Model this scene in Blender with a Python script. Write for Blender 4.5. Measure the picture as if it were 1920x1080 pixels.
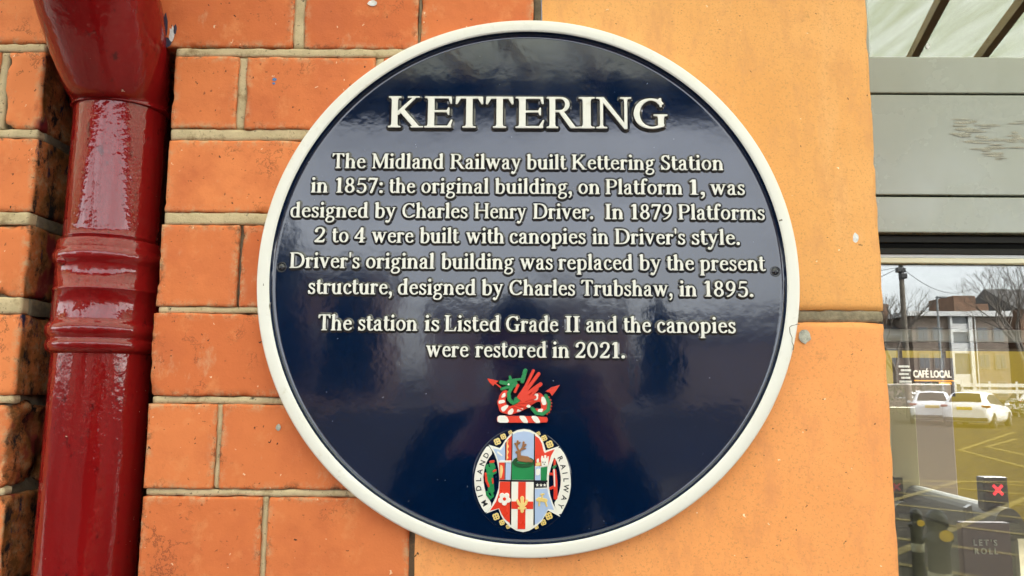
import bpy, bmesh, math, random
import numpy as np
from math import radians as R_, sin, cos, pi
from mathutils import Vector, Matrix, noise
from mathutils.geometry import tessellate_polygon

# ================================================================ camera, sky, sun, exposure
S = bpy.context.scene
for o in list(bpy.data.objects): bpy.data.objects.remove(o)
COL = S.collection
cam_d = bpy.data.cameras.new("camera"); cam = bpy.data.objects.new("camera", cam_d); COL.objects.link(cam); S.camera = cam
cam_d.sensor_width = 36.0; cam_d.lens = 36.0*1400/1920; cam_d.clip_start = .05; cam_d.clip_end = 2000
PITCH, ROLL, YAW = R_(7.5), R_(.45), R_(.5)
_d = Vector((-sin(YAW)*cos(PITCH), cos(YAW)*cos(PITCH), sin(PITCH)))
_r = _d.cross(Vector((0, 0, 1))).normalized(); _u = _r.cross(_d)
_r2 = _r*cos(ROLL)+_u*sin(ROLL); _u2 = -_r*sin(ROLL)+_u*cos(ROLL)
cam.matrix_world = Matrix(((_r2.x, _u2.x, -_d.x, 0), (_r2.y, _u2.y, -_d.y, -.675), (_r2.z, _u2.z, -_d.z, 1.55), (0, 0, 0, 1)))

SUN_EL, SUN_AZ = R_(42), R_(62)          # azimuth from +Y clockwise: the veiled sun stands behind the station
W = bpy.data.worlds.new("World"); S.world = W; W.use_nodes = True
wn, wl = W.node_tree.nodes, W.node_tree.links
bg = wn["Background"]; bg.inputs[1].default_value = .11
sky = wn.new("ShaderNodeTexSky"); sky.sky_type = 'NISHITA'; sky.sun_disc = False
sky.sun_elevation = SUN_EL; sky.sun_rotation = SUN_AZ; sky.dust_density = 3.0; sky.air_density = 1.0
hs = wn.new("ShaderNodeHueSaturation"); hs.inputs['Saturation'].default_value = .22
wl.new(sky.outputs[0], hs.inputs['Color'])
tc = wn.new("ShaderNodeTexCoord"); mp = wn.new("ShaderNodeMapping"); mp.inputs['Scale'].default_value = (1.0, 1.0, 2.6)
nz = wn.new("ShaderNodeTexNoise"); nz.inputs['Scale'].default_value = 3.2; nz.inputs['Detail'].default_value = 5; nz.inputs['Roughness'].default_value = .55
wl.new(tc.outputs['Generated'], mp.inputs[0]); wl.new(mp.outputs[0], nz.inputs['Vector'])
rp = wn.new("ShaderNodeMapRange"); rp.inputs[1].default_value = .3; rp.inputs[2].default_value = .7; rp.inputs[3].default_value = .72; rp.inputs[4].default_value = 1.25
wl.new(nz.outputs[0], rp.inputs[0])
mx = wn.new("ShaderNodeMix"); mx.data_type = 'RGBA'; mx.blend_type = 'MULTIPLY'; mx.inputs[0].default_value = 1
wl.new(hs.outputs[0], mx.inputs[6]); wl.new(rp.outputs[0], mx.inputs[7]); wl.new(mx.outputs[2], bg.inputs[0])

sun_d = bpy.data.lights.new("sun", 'SUN'); sun_d.energy = .75; sun_d.angle = R_(24); sun_d.color = (1, .96, .9)
sun = bpy.data.objects.new("sun", sun_d); COL.objects.link(sun); sun.location = (0, -20, 30)
sun.rotation_euler = Vector((sin(SUN_AZ)*cos(SUN_EL), cos(SUN_AZ)*cos(SUN_EL), sin(SUN_EL))).to_track_quat('Z', 'Y').to_euler()
S.view_settings.view_transform = 'Standard'; S.view_settings.look = 'None'; S.view_settings.gamma = 1
S.view_settings.exposure = 3.37
S.render.engine = 'CYCLES'
S.cycles.use_denoising = True; S.cycles.max_bounces = 8; S.cycles.glossy_bounces = 5; S.cycles.transparent_max_bounces = 16; S.cycles.diffuse_bounces = 4
S.cycles.caustics_reflective = False; S.cycles.caustics_refractive = False; S.cycles.sample_clamp_indirect = 6

# ================================================================ helpers
def tag(o, label=None, cat=None, group=None, kind=None):
    if label: o['label'] = label
    if cat: o['category'] = cat
    if group: o['group'] = group
    if kind: o['kind'] = kind
    return o
WLOC = {}                                  # where each object's own frame stands while the scene is being built
def hang(o, parent):
    o.parent = parent; o.matrix_parent_inverse = Matrix.Translation(-WLOC.get(parent.name, Vector((0, 0, 0))))
def empty(name, loc=(0, 0, 0), parent=None):
    o = bpy.data.objects.new(name, None); o.location = loc; o.empty_display_size = .1; COL.objects.link(o)
    WLOC[o.name] = Vector(loc)
    if parent: hang(o, parent)
    return o
class MB:
    """collects vertices and faces, then links them as ONE mesh object"""
    def __init__(s): s.v, s.f, s.m, s.s, s.tint, s.edge = [], [], [], [], [], []
    def add(s, vs, fs, mat=0, smooth=False, tint=None, edge=None):
        b = len(s.v); s.v += [tuple(p) for p in vs]
        s.tint += [tint if tint is not None else .5]*len(vs); s.edge += edge if edge else [1.0]*len(vs)
        for f in fs: s.f.append(tuple(b+i for i in f)); s.m.append(mat); s.s.append(smooth)
        return b
    def box(s, x0, x1, y0, y1, z0, z1, mat=0, tint=None):
        s.add([(x0, y0, z0), (x1, y0, z0), (x1, y1, z0), (x0, y1, z0), (x0, y0, z1), (x1, y0, z1), (x1, y1, z1), (x0, y1, z1)],
              [(0, 3, 2, 1), (4, 5, 6, 7), (0, 1, 5, 4), (1, 2, 6, 5), (2, 3, 7, 6), (3, 0, 4, 7)], mat, False, tint)
    def rbox(s, x0, x1, y0, y1, z0, z1, b=.003, mat=0):
        """box with bevelled edges"""
        bm = bmesh.new(); bmesh.ops.create_cube(bm, size=1)
        for v in bm.verts: v.co = Vector(((x0+x1)/2+v.co.x*(x1-x0), (y0+y1)/2+v.co.y*(y1-y0), (z0+z1)/2+v.co.z*(z1-z0)))
        bmesh.ops.bevel(bm, geom=list(bm.edges), offset=b, segments=2, affect='EDGES', profile=.5)
        bm.verts.index_update()
        s.add([v.co for v in bm.verts], [[v.index for v in f.verts] for f in bm.faces], mat, False); bm.free()
    def tube(s, pts, rad, n=10, mat=0, cap=True):
        P = [Vector(p) for p in pts]; rr = rad if isinstance(rad, (list, tuple)) else [rad]*len(P)
        vs, fs = [], []; up = None
        for i, p in enumerate(P):
            t = (P[min(i+1, len(P)-1)]-P[max(i-1, 0)]).normalized()
            if up is None: up = (Vector((0, 0, 1)) if abs(t.z) < .9 else Vector((1, 0, 0)))
            a = t.cross(up).normalized(); b = a.cross(t).normalized(); up = b
            for k in range(n): vs.append(p+(a*cos(2*pi*k/n)+b*sin(2*pi*k/n))*rr[i])
        for i in range(len(P)-1):
            for k in range(n): fs.append((i*n+k, i*n+(k+1) % n, (i+1)*n+(k+1) % n, (i+1)*n+k))
        s.add(vs, fs, mat, True)
        if cap:
            s.add(vs[:n], [tuple(range(n))], mat); s.add(vs[-n:], [tuple(range(n))[::-1]], mat)
    def lathe(s, prof, n=48, c=(0, 0, 0), axis='z', mat=0, mats=None):
        """profile of (radius, height) turned about a vertical axis, or about -y when axis is 'y'"""
        vs, fs = [], []
        for r, h in prof:
            for k in range(n):
                a = 2*pi*k/n
                vs.append((c[0]+r*cos(a), c[1]+r*sin(a), c[2]+h) if axis == 'z' else (c[0]+r*cos(a), c[1]+h, c[2]+r*sin(a)))
        b = s.add(vs, [], mat)
        for i in range(len(prof)-1):
            for k in range(n):
                f = (i*n+k, i*n+(k+1) % n, (i+1)*n+(k+1) % n, (i+1)*n+k)
                s.f.append(tuple(b+q for q in f)); s.m.append(mats[i] if mats else mat); s.s.append(True)
    def build(s, name, mats, parent=None, tints=False):
        me = bpy.data.meshes.new(name); me.from_pydata(s.v, [], s.f)
        mats = mats if isinstance(mats, (list, tuple)) else [mats]
        for m in mats: me.materials.append(m)
        me.polygons.foreach_set('material_index', s.m); me.polygons.foreach_set('use_smooth', s.s)
        if tints:
            at = me.attributes.new('tint', 'FLOAT', 'POINT'); at.data.foreach_set('value', s.tint)
            at = me.attributes.new('edge', 'FLOAT', 'POINT'); at.data.foreach_set('value', s.edge)
        me.update()
        o = bpy.data.objects.new(name, me); COL.objects.link(o)
        if parent: hang(o, parent)
        return o
# ---------------------------------------------------------------- materials
def newmat(name):
    m = bpy.data.materials.new(name); m.use_nodes = True
    return m, m.node_tree.nodes, m.node_tree.links, m.node_tree.nodes['Principled BSDF']
def setp(b, **k):
    for a, v in k.items(): b.inputs[a.replace('_', ' ')].default_value = v
def c4(c): return (c[0], c[1], c[2], 1)
def plain(name, col, rough=.5, metal=0.0, bump=0, bscale=200, var=0.0, vscale=20, spec=.5, coat=0):
    m, n, l, b = newmat(name); setp(b, Base_Color=c4(col), Roughness=rough, Metallic=metal, Specular_IOR_Level=spec, Coat_Weight=coat)
    t = n.new('ShaderNodeTexCoord')
    if var:
        z = noise_node(n, l, t, vscale, 6); x = mixc(n, l, z, [c*(1-var) for c in col], [min(1, c*(1+var)) for c in col], .35, .65); l.new(x, b.inputs['Base Color'])
    if bump: bumpn(n, l, b, noise_node(n, l, t, bscale, 3), bump)
    return m
def noise_node(n, l, t, scale, detail=4, rough=.55, stretch=None, out='Object'):
    z = n.new('ShaderNodeTexNoise'); z.inputs['Scale'].default_value = scale; z.inputs['Detail'].default_value = detail; z.inputs['Roughness'].default_value = rough
    src = t.outputs[out]
    if stretch:
        q = n.new('ShaderNodeMapping'); q.inputs['Scale'].default_value = stretch; l.new(src, q.inputs[0]); src = q.outputs[0]
    l.new(src, z.inputs['Vector']); return z.outputs[0]
def ramp(n, l, src, lo, hi, a=0.0, b=1.0):
    r = n.new('ShaderNodeMapRange'); r.inputs[1].default_value = lo; r.inputs[2].default_value = hi; r.inputs[3].default_value = a; r.inputs[4].default_value = b
    l.new(src, r.inputs[0]); return r.outputs[0]
def mixc(n, l, fac, c0, c1, lo=0.0, hi=1.0):
    x = n.new('ShaderNodeMix'); x.data_type = 'RGBA'
    if lo != 0 or hi != 1: fac = ramp(n, l, fac, lo, hi)
    l.new(fac, x.inputs[0])
    for s_, c in ((6, c0), (7, c1)):
        if isinstance(c, (list, tuple)): x.inputs[s_].default_value = c4(c)
        else: l.new(c, x.inputs[s_])
    return x.outputs[2]
def mul(n, l, a, b):
    x = n.new('ShaderNodeMath'); x.operation = 'MULTIPLY'; l.new(a, x.inputs[0])
    if isinstance(b, float): x.inputs[1].default_value = b
    else: l.new(b, x.inputs[1])
    return x.outputs[0]
def bumpn(n, l, b, h, strength, dist=.001, normal=None):
    u = n.new('ShaderNodeBump'); u.inputs['Strength'].default_value = strength; u.inputs['Distance'].default_value = dist
    l.new(h, u.inputs['Height'])
    if normal is not None: l.new(normal, u.inputs['Normal'])
    l.new(u.outputs[0], b.inputs['Normal']); return u.outputs[0]
def speck(n, l, t, scale, size):
    """sparse small round spots: 1 inside a spot"""
    v = n.new('ShaderNodeTexVoronoi'); v.inputs['Scale'].default_value = scale; 
    w_ = n.new('ShaderNodeTexNoise'); w_.inputs['Scale'].default_value = scale*2.2; w_.inputs['Detail'].default_value = 3; l.new(t.outputs['Object'], w_.inputs['Vector'])
    q = n.new('ShaderNodeMix'); q.data_type = 'RGBA'; q.blend_type = 'LINEAR_LIGHT'; q.inputs[0].default_value = .5/scale; l.new(t.outputs['Object'], q.inputs[6]); l.new(w_.outputs['Color'], q.inputs[7]); l.new(q.outputs[2], v.inputs['Vector'])
    a = ramp(n, l, v.outputs['Distance'], size*.6, size, 1, 0)
    sx = n.new('ShaderNodeSeparateColor'); l.new(v.outputs['Color'], sx.inputs[0])
    return mul(n, l, a, ramp(n, l, sx.outputs[0], .86, .88))

def brick_mat(name, stained=False):
    m, n, l, b = newmat(name); t = n.new('ShaderNodeTexCoord')
    at = n.new('ShaderNodeAttribute'); at.attribute_name = 'tint'
    base = mixc(n, l, at.outputs['Fac'], (.57, .135, .042), (.78, .255, .086))
    c = mixc(n, l, noise_node(n, l, t, 14, 6, .6), base, (.54, .135, .048), .48, .72)
    c = mixc(n, l, noise_node(n, l, t, 38, 5, .65), c, (.72, .27, .10), .56, .80)
    c = mixc(n, l, noise_node(n, l, t, 26, 8, .75, (1, 1, .5)), c, (.62, .36, .20), .60, .78)
    c = mixc(n, l, noise_node(n, l, t, 55, 9, .85), c, (.36, .105, .042), .60, .72)
    ed = n.new('ShaderNodeAttribute'); ed.attribute_name = 'edge'
    near = ramp(n, l, ed.outputs['Fac'], 0, 1, 1, 0)
    c = mixc(n, l, mul(n, l, near, ramp(n, l, noise_node(n, l, t, 75, 7, .75), .48, .62)), c, (.56, .36, .20))
    c = mixc(n, l, mul(n, l, near, ramp(n, l, noise_node(n, l, t, 48, 8, .8), .54, .62)), c, (.13, .055, .028))
    crk = n.new('ShaderNodeTexNoise'); crk.inputs['Scale'].default_value = 17; crk.inputs['Detail'].default_value = 9; crk.inputs['Roughness'].default_value = .72; l.new(t.outputs['Object'], crk.inputs['Vector'])
    ab = n.new('ShaderNodeMath'); ab.operation = 'SUBTRACT'; l.new(crk.outputs[0], ab.inputs[0]); ab.inputs[1].default_value = .5
    ab2 = n.new('ShaderNodeMath'); ab2.operation = 'ABSOLUTE'; l.new(ab.outputs[0], ab2.inputs[0])
    crack = mul(n, l, ramp(n, l, ab2.outputs[0], .003, .009, 1, 0), ramp(n, l, noise_node(n, l, t, 11, 3), .55, .62))
    c = mixc(n, l, mul(n, l, crack, .75), c, (.12, .035, .018))
    dark = noise_node(n, l, t, 260, 3, .6)
    c = mixc(n, l, dark, c, (.26, .070, .028), .67, .75)
    c = mixc(n, l, speck(n, l, t, 150, .16), c, (.06, .022, .012))
    c = mixc(n, l, speck(n, l, t, 120, .13), c, (.78, .55, .36))
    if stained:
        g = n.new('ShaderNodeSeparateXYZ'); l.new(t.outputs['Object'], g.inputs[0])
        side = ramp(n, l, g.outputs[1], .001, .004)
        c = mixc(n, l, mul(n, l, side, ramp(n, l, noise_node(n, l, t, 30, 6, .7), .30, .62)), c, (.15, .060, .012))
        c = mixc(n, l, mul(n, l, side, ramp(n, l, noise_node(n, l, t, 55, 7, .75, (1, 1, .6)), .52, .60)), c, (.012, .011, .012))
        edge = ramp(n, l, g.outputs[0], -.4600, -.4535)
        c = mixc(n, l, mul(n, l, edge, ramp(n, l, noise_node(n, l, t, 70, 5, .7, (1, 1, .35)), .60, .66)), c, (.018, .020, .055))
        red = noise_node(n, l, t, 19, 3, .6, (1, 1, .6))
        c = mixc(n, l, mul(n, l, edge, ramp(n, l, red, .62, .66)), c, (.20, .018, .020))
    l.new(c, b.inputs['Base Color']); setp(b, Roughness=.72, Specular_IOR_Level=.25)
    u = bumpn(n, l, b, noise_node(n, l, t, 420, 5, .7), .55, .0006)
    bumpn(n, l, b, dark, -.5, .0006, u)
    return m
M = {}
M['brick'] = brick_mat('orange_brick'); M['brick_stained'] = brick_mat('stained_brick', True)
def mortar_mat(name, c0, c1):
    m, n, l, b = newmat(name); t = n.new('ShaderNodeTexCoord')
    c = mixc(n, l, noise_node(n, l, t, 45, 6, .65), c0, c1, .3, .7)
    c = mixc(n, l, noise_node(n, l, t, 300, 4, .7), c, (.10, .075, .05), .60, .72)
    c = mixc(n, l, noise_node(n, l, t, 90, 6, .75), c, (.07, .055, .04), .60, .68)
    c = mixc(n, l, noise_node(n, l, t, 30, 6, .7), c, (.30, .21, .11), .54, .66)
    l.new(c, b.inputs['Base Color']); setp(b, Roughness=.9, Specular_IOR_Level=.2)
    bumpn(n, l, b, noise_node(n, l, t, 700, 4, .7), .8, .0008); return m
M['mortar'] = mortar_mat('lime_mortar', (.46, .37, .22), (.66, .53, .33)); M['mortar_dark'] = mortar_mat('dark_mortar', (.09, .075, .055), (.26, .21, .14))
def stone_mat(name, a, bcol, streak):
    m, n, l, b = newmat(name); t = n.new('ShaderNodeTexCoord')
    c = mixc(n, l, noise_node(n, l, t, 7, 7, .6), a, bcol, .36, .66)
    c = mixc(n, l, noise_node(n, l, t, 9, 6, .65, (1.6, 1, .35)), c, streak, .55, .80)
    c = mixc(n, l, noise_node(n, l, t, 520, 4, .7), c, [q*.70 for q in a], .54, .70)
    c = mixc(n, l, noise_node(n, l, t, 34, 7, .7, (1, 1, .4)), c, [a[0]*.84, a[1]*.80, a[2]*.86], .50, .68)
    c = mixc(n, l, noise_node(n, l, t, 16, 10, .8), c, [q*.66 for q in a], .62, .70)
    c = mixc(n, l, speck(n, l, t, 110, .12), c, (.14, .05, .02))
    c = mixc(n, l, speck(n, l, t, 70, .09), c, (.05, .025, .012))
    c = mixc(n, l, speck(n, l, t, 95, .10), c, (.95, .78, .55))
    l.new(c, b.inputs['Base Color']); setp(b, Roughness=.66, Specular_IOR_Level=.3)
    u = bumpn(n, l, b, noise_node(n, l, t, 300, 5, .6), .35, .0006)
    bumpn(n, l, b, noise_node(n, l, t, 22, 3, .5), .3, .004, u); return m
M['stone_upper'] = stone_mat('buff_sandstone', (.82, .405, .132), (.77, .36, .105), (.86, .47, .19))
M['stone_lower'] = stone_mat('pink_sandstone', (.87, .365, .122), (.84, .33, .100), (.88, .43, .17))
def pipe_mat():
    m, n, l, b = newmat('dark_red_gloss_paint'); t = n.new('ShaderNodeTexCoord')
    c = mixc(n, l, noise_node(n, l, t, 18, 5, .6, (1, 1, .15)), (.150, .0040, .0048), (.215, .0058, .0066), .35, .65)
    c = mixc(n, l, noise_node(n, l, t, 130, 3, .6, (1, 1, .5)), c, (.085, .004, .005), .62, .74)
    c = mixc(n, l, speck(n, l, t, 110, .075), c, (.55, .40, .30))
    c = mixc(n, l, noise_node(n, l, t, 85, 9, .85), c, (.060, .010, .006), .62, .68)
    l.new(c, b.inputs['Base Color']); setp(b, Roughness=.055, Specular_IOR_Level=.5, IOR=1.5)
    u = bumpn(n, l, b, noise_node(n, l, t, 70, 3, .5, (1, 1, .22)), .35, .0018)
    u = bumpn(n, l, b, noise_node(n, l, t, 190, 2, .5, (1, 1, .8)), .30, .0010, u)
    bumpn(n, l, b, noise_node(n, l, t, 22, 2, .5, (1, 1, .3)), .35, .004, u); return m
M['pipe'] = pipe_mat()
def enamel(name, c0, c1, rough=.10, wob=.25, dust=True, ior=1.55, dirt=None):
    m, n, l, b = newmat(name); t = n.new('ShaderNodeTexCoord')
    c = mixc(n, l, noise_node(n, l, t, 9, 4), c0, c1, .35, .65)
    if dirt: c = mixc(n, l, noise_node(n, l, t, 60, 8, .75), c, dirt, .60, .78)
    if dust:
        c = mixc(n, l, speck(n, l, t, 160, .060), c, (.45, .47, .50))
        c = mixc(n, l, speck(n, l, t, 75, .035), c, (.6, .6, .6))
    l.new(c, b.inputs['Base Color']); l.new(ramp(n, l, noise_node(n, l, t, 13, 5, .6), .3, .7, rough*.7, rough*1.6), b.inputs['Roughness'])
    setp(b, Specular_IOR_Level=.5, IOR=ior)
    u = bumpn(n, l, b, noise_node(n, l, t, 26, 3, .5), wob, .0022)
    bumpn(n, l, b, noise_node(n, l, t, 330, 2, .5), wob*.25, .0005, u); return m
M['navy'] = enamel('navy_enamel', (.0005, .0070, .029), (.0006, .0088, .037), .065, .11, ior=1.68)
M['navy_side'] = enamel('navy_enamel_edge', (.0030, .0065, .020), (.014, .012, .013), .16, .2, False, ior=1.75)
M['cream'] = enamel('cream_enamel', (.74, .73, .675), (.77, .765, .72), .28, .10, False, ior=1.45, dirt=(.60, .56, .45))
M['crack'] = plain('grey_crack', (.20, .18, .14), .8)
M['red_e'] = enamel('red_enamel', (.66, .035, .014), (.74, .050, .020), .25, .1, False)
M['green_e'] = enamel('green_enamel', (.008, .19, .055), (.014, .25, .075), .25, .1, False)
M['blue_e'] = enamel('pale_blue_enamel', (.36, .47, .70), (.42, .53, .76), .28, .1, False)
M['white_e'] = enamel('white_enamel', (.78, .76, .70), (.82, .80, .74), .28, .1, False)
M['gold_e'] = enamel('gold_enamel', (.72, .52, .16), (.80, .62, .26), .3, .1, False)
M['tan_e'] = enamel('tan_enamel', (.20, .08, .025), (.30, .13, .045), .35, .1, False)
M['black_e'] = plain('black_enamel', (.006, .007, .012), .3)

# ---------------------------------------------------------------- raised serif lettering
# every letter is a signed field: strokes of a broad pen, slab serifs, bowls; the outline is where the field is zero
SW, HW, XH = 0.093, 0.036, 0.70          # half stem, half hairline, x-height (cap height = 1)
def poly_field(X, Y, pts):
    d = np.full(X.shape, 1e9); ins = np.zeros(X.shape, bool); n = len(pts)
    for i in range(n):
        (ax, ay), (bx, by) = pts[i], pts[(i+1) % n]
        ex, ey = bx-ax, by-ay
        t = np.clip(((X-ax)*ex+(Y-ay)*ey)/(ex*ex+ey*ey+1e-12), 0, 1)
        d = np.minimum(d, (X-ax-t*ex)**2+(Y-ay-t*ey)**2)
        if abs(ey) > 1e-12:
            c = ((ay <= Y) & (by > Y)) | ((by <= Y) & (ay > Y))
            ins ^= c & (X < ax+(Y-ay)/ey*ex)
    d = np.sqrt(d)
    return np.where(ins, -d, d)
def nib_field(X, Y, pts, a, b):
    d = np.full(X.shape, 1e9)
    Xs, Ys = X/a, Y/b
    for (ax, ay), (bx, by) in zip(pts[:-1], pts[1:]):
        ax, ay, bx, by = ax/a, ay/b, bx/a, by/b
        ex, ey = bx-ax, by-ay
        t = np.clip(((Xs-ax)*ex+(Ys-ay)*ey)/(ex*ex+ey*ey+1e-12), 0, 1)
        d = np.minimum(d, (Xs-ax-t*ex)**2+(Ys-ay-t*ey)**2)
    return (np.sqrt(d)-1)*min(a, b)
def ell_field(X, Y, cx, cy, rx, ry):
    return (np.sqrt(((X-cx)/rx)**2+((Y-cy)/ry)**2)-1)*min(rx, ry)
def bez(*p, n=14):
    out = []
    for i in range(n+1):
        t = i/n; q = [tuple(v) for v in p]
        while len(q) > 1:
            q = [((1-t)*a[0]+t*b[0], (1-t)*a[1]+t*b[1]) for a, b in zip(q[:-1], q[1:])]
        out.append(q[0])
    return out
def arc(cx, cy, rx, ry, a0, a1, n=18):
    return [(cx+rx*math.cos(math.radians(a0+(a1-a0)*i/n)), cy+ry*math.sin(math.radians(a0+(a1-a0)*i/n))) for i in range(n+1)]
def stem(x, y0, y1, bot=None, top=None, w=SW, flag=0, t=.052, k=.075):
    """upright stroke; bot/top = (left, right) serif reach; flag = slanted half serif at the top left"""
    p = []
    if bot: p += [(x-w-bot[0], y0), (x+w+bot[1], y0), (x+w+bot[1], y0+t), (x+w+(.02 if bot[1] else 0), y0+t+.012), (x+w, y0+t+k)]
    else: p += [(x-w, y0), (x+w, y0)]
    if top: p += [(x+w, y1-t-k), (x+w+(.02 if top[1] else 0), y1-t-.012), (x+w+top[1], y1-t), (x+w+top[1], y1), (x-w-top[0], y1), (x-w-top[0], y1-t), (x-w-(.02 if top[0] else 0), y1-t-.012), (x-w, y1-t-k)]
    elif flag: p += [(x+w, y1), (x+w*.4, y1), (x-w-flag, y1-.075), (x-w-flag, y1-.125), (x-w, y1-.135)]
    else: p += [(x+w, y1), (x-w, y1)]
    if bot: p += [(x-w, y0+t+k), (x-w-(.02 if bot[0] else 0), y0+t+.012), (x-w-bot[0], y0+t)]
    return ('p', p)
def bar(x0, x1, y, h=HW): return ('p', [(x0, y-h), (x1, y-h), (x1, y+h), (x0, y+h)])
def diag(x0, y0, x1, y1, w): return ('p', [(x0-w, y0), (x0+w, y0), (x1+w, y1), (x1-w, y1)])
def slab(x0, x1, y, up=1, t=.052): return ('p', [(x0, y), (x1, y), (x1, y+up*t), (x0, y+up*t)])
def dot(x, y, r): return ('e', x, y, r, r)
def P(*pts): return ('p', list(pts))
s, h, X = SW, HW, XH
G = {}
def g(ch, adv, *prims): G[ch] = (adv, prims)
# capitals
def e_arms(x, w, mid=True):
    r = [bar(x, x+w-.02, 1-.035, .035), P((x+w-.06, 1), (x+w, 1), (x+w+.012, .76), (x+w-.035, .76), (x+w-.09, .93)),
         bar(x, x+w, .035, .035), P((x+w-.03, 0), (x+w+.035, .27), (x+w-.01, .27), (x+w-.12, .07), (x+w-.16, 0))]
    if mid: r += [bar(x, x+w-.1, .53, .034), P((x+w-.15, .53), (x+w-.10, .53+.13), (x+w-.06, .53+.13), (x+w-.06, .53-.13), (x+w-.10, .53-.13))]
    return r
g('K', 1.08, stem(.22, 0, 1, (.1, .1), (.1, .1)), P((.30, .40), (.36, .42), (.86, .95), (.74, .95), (.30, .52)), slab(.60, .98, 1, -1), P((.36, .52), (.50, .60), (.98, .03), (1.06, .0), (.80, .0)), slab(.70, 1.09, 0))
g('E', .88, stem(.21, 0, 1, (.1, 0), (.1, 0)), *e_arms(.21, .58))
g('L', .84, stem(.21, 0, 1, (.1, 0), (.1, .1)), bar(.21, .76, .035, .035), P((.73, 0), (.80, .29), (.755, .29), (.64, .07), (.58, 0)))
g('T', .88, stem(.44, 0, .99, (.1, .1)), bar(.07, .81, .965, .035), P((.05, 1), (.14, 1), (.19, .93), (.09, .75), (.04, .75)), P((.83, 1), (.74, 1), (.69, .93), (.79, .75), (.84, .75)))
g('R', 1.02, stem(.21, 0, 1, (.1, .1), (.1, 0)), ('n', [(.25, .966), (.45, .966)]+bez((.45, .966), (.73, .97), (.735, .76), (.72, .56), (.45, .545))+[(.25, .545)], .085, .034), P((.40, .54), (.56, .56), (.96, .05), (1.05, 0), (.80, 0)), slab(.82, 1.07, 0))
g('P', .84, stem(.21, 0, 1, (.1, .1), (.1, 0)), ('n', [(.25, .966), (.45, .966)]+bez((.45, .966), (.77, .97), (.775, .72), (.76, .48), (.45, .465))+[(.25, .465)], .09, .034))
g('I', .46, stem(.23, 0, 1, (.1, .1), (.1, .1)))
g('N', 1.10, stem(.20, 0, 1, (.12, .12), (.12, 0), w=.045), stem(.90, .0, 1, None, (.12, .12), w=.045), P((.08, 1), (.27, 1), (.945, .06), (.945, -.02), (.86, -.02), (.16, .93)))
g('G', 1.06, ('n', bez((.84, .80), (.72, 1.0), (.20, 1.02), (.15, .5), n=18)+bez((.15, .5), (.16, -.02), (.68, -.04), (.86, .12), n=18), .1, .036), P((.80, .98), (.86, .98), (.875, .68), (.82, .68), (.74, .90)), stem(.84, .06, .46, None, (.13, .11), w=.085), P((.80, .05), (.925, .05), (.925, .14), (.8, .2)))
g('C', .98, ('n', bez((.82, .80), (.70, 1.0), (.20, 1.02), (.15, .5), n=18)+bez((.15, .5), (.16, -.03), (.66, -.05), (.87, .20), n=18), .1, .036), P((.80, .98), (.855, .98), (.87, .66), (.82, .66), (.74, .90)))
g('D', 1.06, stem(.21, 0, 1, (.1, 0), (.1, 0)), ('n', [(.22, .966), (.42, .966)]+bez((.42, .966), (.90, .97), (.93, .5), n=16)+bez((.93, .5), (.90, .03), (.42, .036), n=16)+[(.22, .036)], .1, .036))
g('S', .70, ('n', bez((.56, .80), (.50, 1.0), (.17, 1.0), (.17, .75))+bez((.17, .75), (.17, .52), (.59, .53), (.58, .26))+bez((.58, .26), (.56, -.03), (.22, -.03), (.13, .20)), .085, .04), P((.54, 1), (.60, 1), (.61, .68), (.56, .68), (.48, .88)), P((.08, 0), (.14, 0), (.22, .12), (.12, .34), (.07, .34)))
g('M', 1.22, stem(.20, 0, 1, (.12, .12), (.12, 0), w=.045), stem(1.02, 0, 1, (.1, .1), (0, .1)), P((.09, 1), (.29, 1), (.66, .17), (.61, .02), (.55, .02)), P((.55, .02), (.63, .02), (1.00, .93), (1.0, 1), (.92, 1), (.60, .17)))
g('H', 1.14, stem(.21, 0, 1, (.1, .1), (.1, .1)), stem(.93, 0, 1, (.1, .1), (.1, .1)), bar(.2, .94, .52, .036))
# lower case
def bowl(cx, rx, cy=X/2, ry=X/2-.012, w=.085): return ('n', arc(cx, cy, rx, ry-.03, 0, 360, 36), w, .036)
def arch(x0, x1, y0=.40, top=X-.035): return ('n', [(x0, y0)]+bez((x0+.01, y0+.08), (x0+.10, top+.04), (x1-.03, top+.05), (x1, y0), n=16), .07, .042)
g('o', .72, bowl(.36, .235))
g('e', .66, ('n', bez((.55, .40), (.56, .72), (.14, .74), (.135, .34))+bez((.135, .34), (.15, -.02), (.50, -.03), (.58, .16)), .08, .038), bar(.16, .60, .41, .032))
g('c', .62, ('n', bez((.50, .56), (.40, .72), (.13, .68), (.135, .34))+bez((.135, .34), (.15, -.02), (.46, -.03), (.56, .15)), .08, .038), dot(.48, .545, .085))
g('a', .68, ('n', bez((.15, .54), (.22, .70), (.48, .74), (.46, .46))+[(.46, .1)], .082, .04), dot(.16, .53, .082), ('n', bez((.46, .42), (.36, .40), (.12, .36), (.13, .17))+bez((.13, .17), (.15, -.02), (.36, -.02), (.46, .14)), .075, .04), P((.40, .16), (.54, .16), (.56, .06), (.68, .05), (.66, 0), (.48, -.01), (.40, .06)))
g('b', .74, stem(.19, 0, 1.04, None, None, flag=.07), ('n', bez((.19, .50), (.28, .70), (.62, .74), (.62, .35))+bez((.62, .35), (.62, -.06), (.30, -.02), (.17, .07)), .082, .038))
g('d', .76, stem(.56, 0, 1.04, (0, .1), None, flag=.07), ('n', bez((.56, .56), (.44, .72), (.13, .70), (.13, .33))+bez((.13, .33), (.13, -.04), (.44, -.04), (.57, .14)), .082, .038))
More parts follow.
